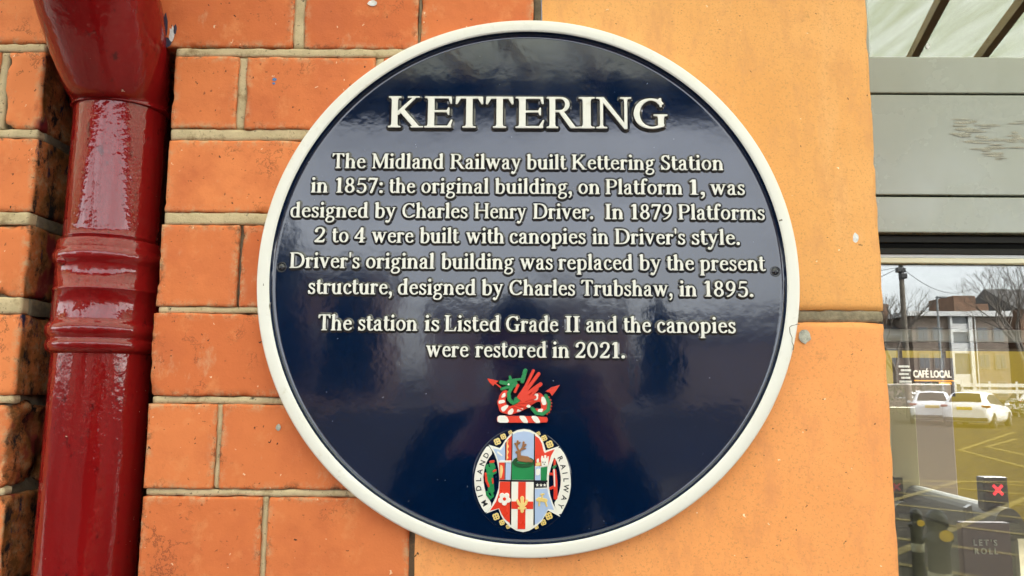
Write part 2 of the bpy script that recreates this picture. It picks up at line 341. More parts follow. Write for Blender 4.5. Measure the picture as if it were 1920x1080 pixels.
g('p', .76, stem(.20, -.32, X, (.08, .08), None, flag=.08), ('n', bez((.20, .52), (.30, .70), (.63, .74), (.63, .35))+bez((.63, .35), (.63, -.06), (.32, -.02), (.2, .09)), .082, .038))
g('h', .78, stem(.18, 0, 1.04, (.08, .07), None, flag=.07), arch(.20, .58), stem(.58, 0, .46, (.07, .08)))
g('n', .78, stem(.18, 0, X, (.08, .07), None, flag=.08), arch(.20, .58), stem(.58, 0, .46, (.07, .08)))
g('m', 1.16, stem(.18, 0, X, (.08, .06), None, flag=.08), arch(.20, .575), stem(.575, 0, .46, (.06, .06)), arch(.59, .97), stem(.97, 0, .46, (.06, .08)))
g('u', .78, stem(.18, .2, X, None, None, flag=.08), ('n', bez((.18, .26), (.18, -.03), (.44, -.04), (.56, .16), n=16), .08, .042), stem(.57, 0, X, (0, .10), None, flag=.08))
g('r', .56, stem(.18, 0, X, (.08, .09), None, flag=.08), ('n', bez((.20, .42), (.26, .64), (.36, .68), (.46, .60)), .05, .045), dot(.455, .585, .085))
g('i', .38, stem(.19, 0, X, (.08, .08), None, flag=.08), dot(.185, .92, .098))
g('l', .38, stem(.19, 0, 1.04, (.08, .08), None, flag=.07))
g('t', .46, stem(.19, .15, .90, None, None), P((.10, .70), (.20, .92), (.27, .92), (.27, .66)), bar(.03, .44, .665, .036), ('n', bez((.19, .25), (.18, -.02), (.36, .0), (.44, .09), n=10), .075, .04))
g('f', .46, stem(.19, 0, .78, (.08, .10)), ('n', bez((.19, .70), (.18, 1.03), (.36, 1.06), (.46, .97), n=12), .075, .042), dot(.44, .945, .08), bar(.05, .44, .665, .036))
g('s', .56, ('n', bez((.44, .55), (.38, .70), (.13, .70), (.14, .53))+bez((.14, .53), (.14, .36), (.46, .38), (.455, .19))+bez((.455, .19), (.44, -.02), (.18, -.02), (.10, .15)), .072, .042), P((.42, .70), (.475, .70), (.48, .47), (.43, .47), (.36, .6)), P((.06, 0), (.115, 0), (.2, .1), (.11, .25), (.06, .25)))
g('g', .70, ('n', arc(.32, .46, .175, .185, 0, 360, 30), .075, .038), ('n', [(.30, .27)]+bez((.22, .25), (.06, .12), (.18, .09), (.40, .07))+bez((.40, .07), (.68, .05), (.62, -.28), (.32, -.285))+bez((.32, -.285), (.02, -.28), (.06, -.08), (.22, .03)), .055, .045), ('n', bez((.46, .60), (.52, .70), (.60, .68), (.64, .65), n=8), .045, .045))
g('v', .72, P((.05, X), (.24, X), (.43, .18), (.40, -.01), (.33, -.01)), P((.33, -.01), (.40, -.01), (.64, X), (.55, X), (.36, .16)), slab(-.01, .31, X, -1, .055), slab(.46, .72, X, -1, .055))
g('w', 1.08, P((.05, X), (.24, X), (.41, .18), (.38, -.01), (.31, -.01)), P((.31, -.01), (.38, -.01), (.58, X), (.50, X), (.34, .16)), P((.42, X), (.61, X), (.77, .18), (.74, -.01), (.67, -.01)), P((.67, -.01), (.74, -.01), (1.0, X), (.91, X), (.70, .16)), slab(-.01, .31, X, -1, .055), slab(.40, .68, X, -1, .055), slab(.82, 1.08, X, -1, .055))
g('y', .72, P((.05, X), (.24, X), (.43, .18), (.38, .02), (.34, .02)), P((.64, X), (.55, X), (.33, .06), (.20, -.22), (.28, -.22), (.40, .0)), slab(-.01, .31, X, -1, .055), slab(.46, .72, X, -1, .055), ('n', bez((.26, -.18), (.20, -.30), (.12, -.30), (.09, -.24), n=8), .06, .05), dot(.10, -.225, .085))
# figures
g('1', .56, stem(.30, 0, 1, (.12, .12), None), P((.30, 1), (.21, 1), (.08, .86), (.08, .81), (.22, .85)))
g('2', .68, ('n', bez((.13, .72), (.16, 1.05), (.58, 1.04), (.55, .70))+bez((.55, .70), (.52, .45), (.24, .26), (.12, .06)), .075, .042), dot(.15, .73, .085), P((.06, 0), (.58, 0), (.64, .24), (.58, .24), (.50, .13), (.10, .13)))
g('0', .72, ('n', arc(.36, .5, .235, .46, 0, 360, 40), .082, .038))
g('4', .72, stem(.47, 0, .98, (.1, .1), None, w=.08), bar(.04, .68, .29, .045), P((.04, .33), (.04, .25), (.14, .29), (.46, .86), (.52, 1), (.46, 1)))
g('5', .68, P((.17, .99), (.58, .99), (.60, .86), (.22, .86), (.19, .52), (.13, .50)), ('n', bez((.15, .54), (.30, .66), (.58, .62), (.57, .32))+bez((.57, .32), (.56, .0), (.28, -.06), (.13, .10)), .075, .042), dot(.14, .12, .078))
g('7', .66, P((.08, 1), (.62, 1), (.62, .92), (.31, -.01), (.16, -.01), (.46, .86), (.14, .86), (.10, .74), (.05, .74)))
g('8', .70, ('n', arc(.35, .75, .17, .215, 0, 360, 30), .075, .036), ('n', arc(.35, .27, .215, .235, 0, 360, 30), .08, .038))
g('9', .70, ('n', arc(.34, .68, .205, .285, 0, 360, 34), .08, .036), ('n', bez((.545, .64), (.56, .30), (.36, .08), (.14, .02), n=16), .07, .036))
g('.', .34, dot(.16, .085, .105))
g(',', .34, dot(.16, .09, .105), ('n', bez((.21, .06), (.23, -.08), (.18, -.16), (.10, -.22), n=8), .05, .035))
g(':', .36, dot(.17, .085, .105), dot(.17, .60, .105))
g("'", .24, P((.06, 1.04), (.19, 1.04), (.155, .66), (.095, .66)))
def glyph_field(ch, step, pad=.16, grow=0.0):
    adv, prims = G[ch]
    xs = np.arange(-pad-.05, adv+.12+pad, step); ys = np.arange(-.36-pad, 1.08+pad, step)
    XX, YY = np.meshgrid(xs, ys)
    F = np.full(XX.shape, 1e9)
    for p in prims:
        k = p[0]
        f = poly_field(XX, YY, p[1]) if k == 'p' else nib_field(XX, YY, p[1], p[2], p[3]) if k == 'n' else ell_field(XX, YY, *p[1:])
        F = np.minimum(F, f)
    return xs, ys, F-grow
def contours(xs, ys, F):
    """closed outlines where F = 0, the inside on the left"""
    F = np.where(np.abs(F) < 1e-9, 1e-9, F); ins = F < 0
    seg = {}
    c = ins[:-1, :-1].astype(int)+2*ins[:-1, 1:]+4*ins[1:, 1:]+8*ins[1:, :-1]
    T = {1: [(3, 0)], 2: [(0, 1)], 3: [(3, 1)], 4: [(1, 2)], 5: [(3, 2), (1, 0)], 6: [(0, 2)], 7: [(3, 2)], 8: [(2, 3)], 9: [(2, 0)], 10: [(0, 3), (2, 1)], 11: [(2, 1)], 12: [(1, 3)], 13: [(1, 0)], 14: [(0, 3)]}
    def key(j, i, e): return ('h', j, i) if e == 0 else ('v', j, i+1) if e == 1 else ('h', j+1, i) if e == 2 else ('v', j, i)
    for j, i in zip(*np.nonzero((c > 0) & (c < 15))):
        for a, b in T[int(c[j, i])]: seg[key(j, i, b)] = key(j, i, a)
    def pos(k):
        t, j, i = k
        if t == 'h':
            u = F[j, i]/(F[j, i]-F[j, i+1]); return (xs[i]+u*(xs[i+1]-xs[i]), ys[j])
        u = F[j, i]/(F[j, i]-F[j+1, i]); return (xs[i], ys[j]+u*(ys[j+1]-ys[j]))
    out = []
    while seg:
        k0, k = next(iter(seg.items())); del seg[k0]; loop = [k0]
        while k != k0:
            loop.append(k); k = seg.pop(k)
        p = [pos(q) for q in loop]
        q = [p[0]]
        for v in p[1:]:
            if (v[0]-q[-1][0])**2+(v[1]-q[-1][1])**2 > (.35*(xs[1]-xs[0]))**2: q.append(v)
        if len(q) > 5: out.append(q)
    return out
# ================================================================ the setting
M['asphalt'] = plain('asphalt', (.042, .037, .033), .95, spec=0.0, bump=.5, bscale=120, var=.18, vscale=14)
M['paving'] = plain('grey_paving', (.17, .15, .13), .8, bump=.3, bscale=90, var=.18, vscale=3)
M['kerb'] = plain('kerb_stone', (.30, .28, .25), .8, var=.15, vscale=6)
M['yellow_line'] = plain('worn_yellow_paint', (.155, .125, .058), .9, spec=0.0, var=.25, vscale=9)
M['white_line'] = plain('worn_white_paint', (.28, .27, .25), .9, spec=0.0, var=.2, vscale=9)
mb = MB(); mb.box(-400, 400, -700, 300, -.5, 0); tag(mb.build('ground', M['asphalt']), kind='structure')
mb = MB(); mb.box(-12, 14, -1.65, -.02, .004, .012); tag(mb.build('pavement', M['paving']), kind='structure')
mb = MB(); mb.box(18, 60, -60, -50, .0, .12); mb.box(-60, 10, -60, -48, 0, .12); tag(mb.build('far_pavement', M['paving']), kind='structure')
def line_strip(p, q, w, z=.008):
    a = Vector((p[0], p[1], 0)); b = Vector((q[0], q[1], 0)); d = (b-a).normalized(); n_ = Vector((-d.y, d.x, 0))*w/2
    return [tuple(a-n_+Vector((0, 0, z))), tuple(b-n_+Vector((0, 0, z))), tuple(b+n_+Vector((0, 0, z))), tuple(a+n_+Vector((0, 0, z)))]
k = 0
def marking(p, q, w=.13, m='yellow_line'):
    global k
    mb = MB(); mb.add(line_strip(p, q, w, .006+.0012*(k % 5)), [(0, 1, 2, 3)]); k += 1
    tag(mb.build('road_marking', M[m]), kind='structure')
hx0, hx1, hy0, hy1 = 2.4, 9.4, -12.2, -5.4
for a_, b_ in (((hx0, hy0), (hx1, hy0)), ((hx0, hy1), (hx1, hy1)), ((hx0, hy0), (hx0, hy1)), ((hx1, hy0), (hx1, hy1))): marking(a_, b_, .15)
for i in range(-4, 6):
    for sgn in (1, -1):
        c = (hx0+hx1)/2+i*1.75; pts = []
        for yy in (hy0, hy1):
            x_ = c+sgn*(yy-(hy0+hy1)/2); pts.append([x_, yy])
        (x0, y0), (x1, y1) = pts
        def cl(xa, ya, xb, yb, lim):
            t_ = (lim-xa)/(xb-xa); return [lim, ya+t_*(yb-ya)]
        for p_, q_ in ((0, 1), (1, 0)):
            if pts[p_][0] < hx0: pts[p_] = cl(*pts[p_], *pts[q_], hx0) if pts[q_][0] > hx0 else None
            if pts[p_] is None: break
            if pts[p_][0] > hx1: pts[p_] = cl(*pts[p_], *pts[q_], hx1) if pts[q_][0] < hx1 else None
            if pts[p_] is None: break
        if pts[0] and pts[1]: marking(pts[0], pts[1], .11)
for a_, b_ in (((11.4, -18.8), (9.2, -10.5)), ((11.4, -18.8), (18.5, -27.5)), ((12.9, -20.1), (11.6, -15.2)), ((12.9, -20.1), (16.0, -23.6)), ((14.6, -20.4), (17.6, -24.0)), ((14.6, -20.4), (13.4, -16.0))): marking(a_, b_, .14)
for a_, b_ in (((4, -23.5), (12.5, -26.2)), ((9.5, -33), (24, -33.6)), ((2, -9.0), (2.2, -20))): marking(a_, b_, .10, 'white_line')

# ---------------------------------------------------------------- walls with real bricks
def rough_block(mb, x0, x1, y0, y1, z0, z1, step=.0035, r=.003, amp=.0006, seed=0, chip=1.0, mat=0, faces='FLRTB', tint=.5, warp=None, freq=60, wob=.0):
    """a block with a displaced skin and worn, uneven arrises; F front (-y), L R sides, T B top and bottom"""
    off = Vector((seed*3.17, seed*1.31, seed*2.71))
    lo = Vector((x0, y0, z0)); hi = Vector((x1, y1, z1))
    idx, vs, fs, eds = {}, [], [], []
    def vert(p):
        kk = (round(p[0], 5), round(p[1], 5), round(p[2], 5))
        if kk in idx: return idx[kk]
        p = Vector(p); eds.append(max(0.0, min(1.0, min(p.x-x0 if 'L' in faces else 1, x1-p.x if 'R' in faces else 1, p.z-z0, z1-p.z)/.007)))
        rr = r*(.7+.7*noise.noise((p+off)*45))
        cn = noise.noise((p+off)*28)+.5*noise.noise((p+off)*95)
        rr += max(0, cn-.30)*r*5*chip
        rr = min(max(rr, r*.3), .45*min(x1-x0, z1-z0))
        q = Vector((min(max(p.x, x0+rr), x1-rr), min(max(p.y, y0+rr), y1), min(max(p.z, z0+rr), z1-rr)))
        v = p-q
        if v.length > 1e-7: nn = v.normalized(); p = q+nn*rr
        else: nn = Vector((0, 0, 0))
        p = p+nn*(amp*(noise.noise((p+off)*freq)+.5*noise.noise((p+off)*freq*3.3)))
        if wob: p = p+Vector((noise.noise((p+off)*38)+.6*noise.noise((p+off)*130), 0, noise.noise((p-off)*38)+.6*noise.noise((p-off)*130)))*wob
        if warp: p = warp(p)
        idx[kk] = len(vs); vs.append(p); return idx[kk]
    def grid(o, ea, eb, la, lb):
        na, nb = max(2, int(la/step+.5)), max(2, int(lb/step+.5))
        g_ = [[vert(o+ea*(la*i/na)+eb*(lb*j/nb)) for i in range(na+1)] for j in range(nb+1)]
        for j in range(nb):
            for i in range(na): fs.append((g_[j][i], g_[j][i+1], g_[j+1][i+1], g_[j+1][i]))
    X_, Y_, Z_ = Vector((1, 0, 0)), Vector((0, 1, 0)), Vector((0, 0, 1)); dx, dy, dz = hi-lo
    if 'F' in faces: grid(Vector((x0, y0, z0)), X_, Z_, dx, dz)
    if 'R' in faces: grid(Vector((x1, y0, z0)), Y_, Z_, dy, dz)
    if 'L' in faces: grid(Vector((x0, y1, z0)), -Y_, Z_, dy, dz)
    if 'T' in faces: grid(Vector((x0, y0, z1)), X_, Y_, dx, dy)
    if 'B' in faces: grid(Vector((x0, y1, z0)), X_, -Y_, dx, dy)
    mb.add(vs, fs, mat, True, tint, eds)

rnd = random.Random(7)
wall = empty('brick_wall', (-.6, 0, 0)); tag(wall, 'orange-red brick wall with pale mortar joints and a recessed pipe chase, beside sandstone blocks', 'wall')
CHL, CHR, CHB = -.4535, -.3295, .105       # the chase the pipe stands in: its two arrises and its depth
bricks, bricksL = MB(), MB()
RB = [(-.40, -.2174, 1.8690, 1.9450), (-.2064, -.0976, 1.8679, 1.9450), (-.0949, .0125, 1.8673, 1.9450),
      (-.3285, -.2675, 1.7885, 1.8594), (-.2593, -.1373, 1.7881, 1.8587), (-.1293, .0125, 1.7881, 1.8587),
      (-.3290, -.1743, 1.7080, 1.7767), (-.1663, -.0600, 1.7080, 1.7767), (-.0530, .0125, 1.7080, 1.7767),
      (-.3302, -.2585, 1.6200, 1.6959), (-.2549, -.1500, 1.6202, 1.6959), (-.1420, -.0963, 1.6200, 1.6959),
      (-.3313, -.1581, 1.5390, 1.6136), (-.1510, -.0963, 1.5390, 1.6136),
      (-.3304, -.2692, 1.4579, 1.5320), (-.2640, -.1268, 1.4583, 1.5320), (-.1200, -.0963, 1.4583, 1.5320),
      (-.3298, -.2243, 1.3714, 1.4515), (-.2190, -.0943, 1.3718, 1.4515),
      (-.3300, -.2050, 1.2900, 1.3655), (-.1990, -.0943, 1.2900, 1.3655)]
for i, (x0, x1, z0, z1) in enumerate(RB):
    a = x0 < -.32
    rough_block(bricks, x0, x1, -.0004+rnd.uniform(-.0006, .0006), .105 if a else .025, z0, z1, .0026, .0011 if z0 > 1.62 else .0008, .0005, i+1, 3.2 if a else 2.2, tint=rnd.uniform(.1, .95), faces='FLRTB', wob=.0008)
LB = [(-.62, -.40, 1.8724, 1.9450, 0), (-.4888, -.4535, 1.7875, 1.8636, .2), (-.62, -.4965, 1.7875, 1.8636, 0), (-.62, -.4535, 1.7073, 1.7783, .1),
      (-.62, -.4535, 1.6280, 1.6948, .4), (-.62, -.4532, 1.5386, 1.6119, .2), (-.4945, -.4555, 1.4577, 1.5295, 3.0), (-.62, -.5020, 1.4577, 1.5311, 0), (-.62, -.4519, 1.3736, 1.4500, .6), (-.62, -.4525, 1.2930, 1.3660, .3)]
for i, (x0, x1, z0, z1, wear) in enumerate(LB):
    rough_block(bricksL, x0, x1, rnd.uniform(-.001, .0006), .105, z0, z1, .0038, .0018+.0012*wear, .0006+.0016*wear, 40+i, 1.8+wear*.5, tint=rnd.uniform(.45, .9), wob=.0010, faces='FRTB' if x1 > -.48 else 'FR')
bricks.build('brickwork', M['brick'], wall, True)
bricksL.build('chase_brickwork', M['brick_stained'], wall, True)
# bricks further out: above, below and to the left of the detailed bay
far = MB(); i = 0
def course(xa, xb, za, zb, ph):
    x = xa-ph
    while x < xb-.01:
        L = .222 if int((x-xa)*100) % 2 else .105
        x0, x1 = max(x, xa), min(x+L, xb)
        if x1-x0 > .012: far.box(x0, x1-.008, rnd.uniform(-.0012, .0008), .1, za, zb, 0, rnd.uniform(.1, .95))
        x += L
for j in range(-16, 24):
    z0 = 1.3715+j*.0825; z1 = z0+.075
    if z0 < .02: continue
    for xa, xb in ((-3.2, -.6275), (-.62, CHL), (CHR, -.0965)):
        if -.63 < xa and 1.28 < z0 < 1.93: continue
        if z0 > 1.93 and xa == -.62: xb = CHR-.008
        if z0 > 1.93 and xa == CHR: xb = .012
        course(xa, xb, z0, z1, .11*(j % 2)+.02)
far.build('outer_brickwork', M['brick'], wall, True)
mo = MB()
def joint(x0, x1, z0, z1, y0=.0012, y1=.10, sd=0, mat=0, amp=.0007, faces='FLRTB'): rough_block(mo, x0, x1, y0, y1, z0, z1, .0032, .0016, amp, sd, .6, mat, faces, freq=110, wob=.0006)
HJ = [(1.8594, 1.8683), (1.7767, 1.7883), (1.6959, 1.7080), (1.6136, 1.6201), (1.5320, 1.5390), (1.4515, 1.4581), (1.3655, 1.3716)]
for i, (z0, z1) in enumerate(HJ):
    joint(CHR+.001, .0125 if i < 3 else -.0963, z0+.0003, z1-.0003, sd=200+i, y0=(.0002 if i < 3 else .0009))
for i, (x0, x1, z0, z1) in enumerate([(-.2174, -.2064, 1.8685, 1.94), (-.0976, -.0949, 1.8685, 1.94), (-.2675, -.2593, 1.7883, 1.8592), (-.1373, -.1293, 1.7883, 1.8592), (-.1743, -.1663, 1.708, 1.7767),
                                      (-.2585, -.2549, 1.6202, 1.6959), (-.1581, -.1510, 1.539, 1.6136), (-.2692, -.2640, 1.4582, 1.5320), (-.1268, -.1200, 1.4582, 1.5320), (-.2243, -.2190, 1.3716, 1.4515)]):
    joint(x0-.0003, x1+.0003, z0, z1, y0=(.0010 if z0 > 1.7 else .004 if x1-x0 < .004 else .0014), sd=230+i, mat=0 if x1-x0 > .004 else 1)
for i, (z0, z1, y0) in enumerate([(1.8636, 1.8724, .0005), (1.7783, 1.7875, .0005), (1.6948, 1.7073, .0005), (1.6119, 1.6280, .001), (1.5311, 1.5386, .012), (1.4500, 1.4577, .010), (1.3660, 1.3736, .002)]):
    joint(-.62, CHL-.0015, z0+.0003, z1-.0003, y0=.0008, y1=.012, sd=260+i, faces='FTBR')
    joint(-.50, CHL-.001-.006*(y0 > .005), z0+.0003, z1-.0003, y0=max(.0125, y0), sd=280+i, mat=1, faces='FR')
joint(-.4965, -.4888, 1.7873, 1.8636, sd=290); joint(-.5020, -.4945, 1.4577, 1.5311, y0=.003, sd=291)
mo.box(CHR+.004, .0130, .0075, .1, 1.25, 1.9455, 1); mo.box(-.62, CHL-.006, .0085, .09, 1.25, 1.9455, 1)  # dark mortar sheets behind the joints colour the crevices dark
mo.box(.0135, .0200, .004, .1, 1.6202, 1.95, 1)
mo.box(-.0950, -.0895, .004, .1, 1.30, 1.610, 1)
mo.box(-3.3, -.62, .0022, .1, 0, 3.4); mo.box(-.62, CHL-.002, .0022, .1, 0, 1.292); mo.box(CHR+.002, -.0965, .0022, .1, 0, 1.289)
mo.box(-.62, .0125, .0024, .1, 1.9455, 3.4)
mo.build('mortar', [M['mortar'], M['mortar_dark']], wall)
mb = MB(); mb.box(-3.3, .012, CHB, .30, 0, 3.4, 0, .3); mb.build('chase_back', plain('shade_dark_brick', (.028, .018, .012), .9, var=.4, vscale=40), wall)  # near-black base colour puts the shade of the chase gap into the brick
# flecks of old paint and plaster on the bricks
def blob(mb, x, z, rx, rz, y, seed, n=13):
    pts = [(x+rx*cos(2*pi*i/n)*(1+.5*noise.noise(Vector((i*.9, seed, 0)))), z+rz*sin(2*pi*i/n)*(1+.5*noise.noise(Vector((i*.9, seed, 5))))) for i in range(n)]
    mb.add([(p[0], y, p[1]) for p in pts]+[(x, y-.0003, z)], [(i, (i+1) % n, n) for i in range(n)], 0, True)
M['fleck_blue'] = plain('blue_paint_fleck', (.06, .16, .36), .5); M['fleck_white'] = plain('white_paint_fleck', (.66, .66, .66), .5, var=.2, vscale=300)
M['fleck_grey'] = plain('grey_filler', (.42, .42, .36), .8, bump=.8, bscale=500, var=.25, vscale=150); M['fleck_navy'] = plain('dark_blue_drips', (.020, .022, .05), .5)
mb = MB(); blob(mb, -.2325, 1.8365, .0022, .0016, -.0013, 3); blob(mb, -.2330, 1.8325, .0014, .0012, -.0013, 9); mb.build('paint_fleck', M['fleck_blue'], wall)
mb = MB(); blob(mb, -.3330, 1.8810, .0026, .0075, -.0016, 2); mb.build('paint_fleck', M['fleck_white'], wall)
mb = MB(); blob(mb, -.3375, 1.8730, .0050, .0050, -.0013, 4); blob(mb, -.3300, 1.8860, .0016, .0050, -.0018, 8); blob(mb, -.3405, 1.888, .0028, .014, -.0012, 6); mb.build('paint_fleck', M['fleck_navy'], wall)
mb = MB(); blob(mb, -.1420, 1.9135, .0045, .003, -.0013, 12); mb.build('paint_fleck', M['fleck_white'], wall)
mb = MB(); blob(mb, -.213, 1.512, .0022, .0030, -.0013, 12); mb.build('paint_fleck', M['fleck_grey'], wall)

# ---------------------------------------------------------------- sandstone blocks at the wall end
pier = empty('stone_pier', (.15, 0, 0)); tag(pier, 'smooth orange sandstone wall end of large blocks between the bricks and the window', 'stone pier')
def stop(p):
    if p.x > .30 and p.y < .05:
        t = min(1, max(0, (p.z-1.918)/.028)); t = t*t*(3-2*t)
        p.x -= .0065*t*max(0, (p.x-.30)/.032)
        c = min(1, max(0, (p.x-.296)/.036)); p.y += .0035*c*c*(1-t)
    return p
sb = MB(); rough_block(sb, .0200, .3325, -.0006, .150, 1.6202, 2.45, .0060, .0035, .0006, 61, .5, faces='FRBT', warp=stop, freq=24); sb.build('upper_block', M['stone_upper'], pier)
sb = MB(); rough_block(sb, -.0894, .3325, -.0010, .150, 1.05, 1.6100, .0060, .0035, .0006, 62, .5, faces='FLRTB', warp=stop, freq=24); sb.build('lower_block', M['stone_lower'], pier)
sb = MB(); rough_block(sb, .0200, .3325, -.0005, .150, .52, 1.042, .012, .004, .0006, 63, .5, faces='FLRTB'); sb.build('outer_block', M['stone_upper'], pier)
for bx_ in ((.0200, .3325, -.0008, .15, 2.462, 3.4), (-.0894, .3325, -.0004, .15, 0, .51)): sb = MB(); sb.box(*bx_); sb.build('outer_block', M['stone_lower'], pier)
sb = MB(); rough_block(sb, -.09, .3305, .0012, .14, 1.6096, 1.6206, .0032, .002, .0012, 64, 1, faces='FRTB', freq=120); sb.build('joint', plain('grey_mortar', (.24, .20, .13), .9, bump=.8, bscale=500, var=.3, vscale=120), pier)
for bx_ in ((-.0890, .327, .003, .14, 1.041, 1.0505), (.015, .327, .003, .14, 2.449, 2.461)): sb = MB(); sb.box(*bx_); sb.build('joint', M['mortar_dark'], pier)
sb = MB(); blob(sb, .2575, 1.5965, .0052, .0062, -.0018, 21, 17); sb.build('filler_patch', M['fleck_grey'], pier)
sb = MB(); blob(sb, .3085, 1.6875, .0030, .0045, -.0001, 23, 12); sb.build('paint_fleck', M['fleck_white'], pier)
# ================================================================ the plaque
PX, PZ, FY = .008, 1.6475, -.0090         # centre of the plaque and depth of its sunk field
plaque = empty('plaque', (PX, 0, PZ)); tag(plaque, 'round navy blue cast plaque with cream rim and raised cream lettering about the station', 'plaque')
mb = MB(); mb.lathe([(.2430, -.0005), (.2430, -.0120), (.2428, -.0134), (.2422, -.0144), (.2410, -.0149), (.2370, -.0150), (.2332, -.0150), (.2322, -.0147), (.2315, -.0138)], 220, (PX, 0, PZ), 'y')
rim = mb.build('rim', M['cream'], plaque)
mb = MB(); mb.lathe([(.2315, -.0138), (.2311, -.0126), (.2306, -.0108), (.2300, -.0098), (.2290, -.0092), (.2276, FY), (.2268, FY), (.20, FY), (.15, FY), (.10, FY), (.05, FY), (.0005, FY)], 220, (PX, 0, PZ), 'y')
mb.lathe([(.2429, -.0006), (.0005, -.0006)], 64, (PX, 0, PZ), 'y')
mb.build('plate', M['navy'], plaque)
def scratch(pts, w):
    mb = MB()
    v = [Vector((PX+a*.001, -.01505, PZ+b*.001)) for a, b in pts]; vs = []
    for i, p in enumerate(v):
        t = (v[min(i+1, len(v)-1)]-v[max(i-1, 0)]).normalized(); q = Vector((-t.z, 0, t.x)); ww = w*(.5+rnd.random())
        vs += [p+q*ww, p-q*ww]
    mb.add(vs, [(2*i, 2*i+1, 2*i+3, 2*i+2) for i in range(len(v)-1)]); mb.build('crack', M['crack'], rim)
scratch([(231.5, -44), (233.5, -42.5), (236, -42), (238.5, -41), (240.5, -41.5)], .00030)
scratch([(231.5, -44), (231.8, -49), (233.4, -53), (233.2, -57), (234.5, -60.5), (233.8, -64)], .00035)
scratch([(-229.0, -25), (-229.6, -28), (-229.0, -31)], .0005); scratch([(-236.2, -8), (-236.0, -10)], .0003); scratch([(226, 52), (229, 53)], .0006)

def loft(mb, loops, T, prof, mats, topmat=0):
    """raised piece: rings of (outward offset, height) from the flat top down to the ground it is cast on"""
    A = lambda p: sum(a[0]*b[1]-a[1]*b[0] for a, b in zip(p, p[1:]+p[:1]))/2
    rings0 = []
    for lp in loops:
        n = len(lp); nr = []
        for i in range(n):
            ax, ay = lp[i-1]; bx, by = lp[(i+1) % n]; tx, ty = bx-ax, by-ay; L = math.hypot(tx, ty) or 1
            nr.append((ty/L, -tx/L))
        for _ in range(1):
            nr = [tuple((nr[i-1][c]+2*nr[i][c]+nr[(i+1) % n][c])/4 for c in (0, 1)) for i in range(n)]
        rings = [[(p[0]+q[0]*d, p[1]+q[1]*d) for p, q in zip(lp, nr)] for d, h_ in prof]
        rings0.append(rings[0])
        vs = [T(u, v, prof[j][1]) for j, rg in enumerate(rings) for u, v in rg]
        b = mb.add(vs, [], 0)
        for j in range(len(prof)-1):
            for i in range(n):
                mb.f.append((b+j*n+i, b+(j+1)*n+i, b+(j+1)*n+(i+1) % n, b+j*n+(i+1) % n)); mb.m.append(mats[j]); mb.s.append(True)
    outer = [i for i, lp in enumerate(loops) if A(lp) > 0]
    def inside(p, poly):
        c = False
        for a, b in zip(poly, poly[1:]+poly[:1]):
            if (a[1] > p[1]) != (b[1] > p[1]) and p[0] < a[0]+(p[1]-a[1])/(b[1]-a[1])*(b[0]-a[0]): c = not c
        return c
    for i in outer:
        grp = [rings0[i]]+[rings0[j] for j, lp in enumerate(loops) if A(lp) < 0 and inside(lp[0], loops[i])]
        flat = [p for g_ in grp for p in g_]
        tris = tessellate_polygon([[Vector((p[0], p[1], 0)) for p in g_] for g_ in grp])
        fs = []
        for t in tris:
            a, b_, c_ = (flat[q] for q in t)
            fs.append(t if (b_[0]-a[0])*(c_[1]-a[1])-(b_[1]-a[1])*(c_[0]-a[0]) > 0 else t[::-1])
        mb.add([T(p[0], p[1], prof[0][1]) for p in flat], fs, topmat, False)
def onplate(u, v, hgt): return (PX+u*.001, FY-hgt*.001, PZ+v*.001)     # millimetres from the plaque's centre
GC = {}
def glyph_loops(ch, step):
    if (ch, step) not in GC:
        xs, ys, F = glyph_field(ch, step, grow=-.009 if step > .025 else -.008)
        GC[ch, step] = contours(xs, ys, F)
    return GC[ch, step]
def word(text, u0, u1, v, cap, step, hgt, name):
    x, items = 0, []
    for ch in text: items.append((x, glyph_loops(ch, step))); x += G[ch][0]
    lo = min(p[0]+x_ for x_, ls in items for lp in ls for p in lp); hi = max(p[0]+x_ for x_, ls in items for lp in ls for p in lp)
    sx = (u1-u0)/(hi-lo); mb = MB()
    for x_, ls in items:
        L2 = [[(u0+(p[0]+x_-lo)*sx, v+p[1]*cap) for p in lp] for lp in ls]
        k_ = hgt/3.0
        loft(mb, L2, onplate, [(-.05*k_, hgt), (.10*k_, hgt-.12), (.28*k_, hgt-.75*k_), (.55*k_, hgt*.40), (1.45*k_, hgt*.24), (1.95*k_, hgt*.10), (2.4*k_, -.03)], [0, 0, 1, 1, 1, 1])
    return mb.build(name, [M['cream'], M['navy_side']], plaque)
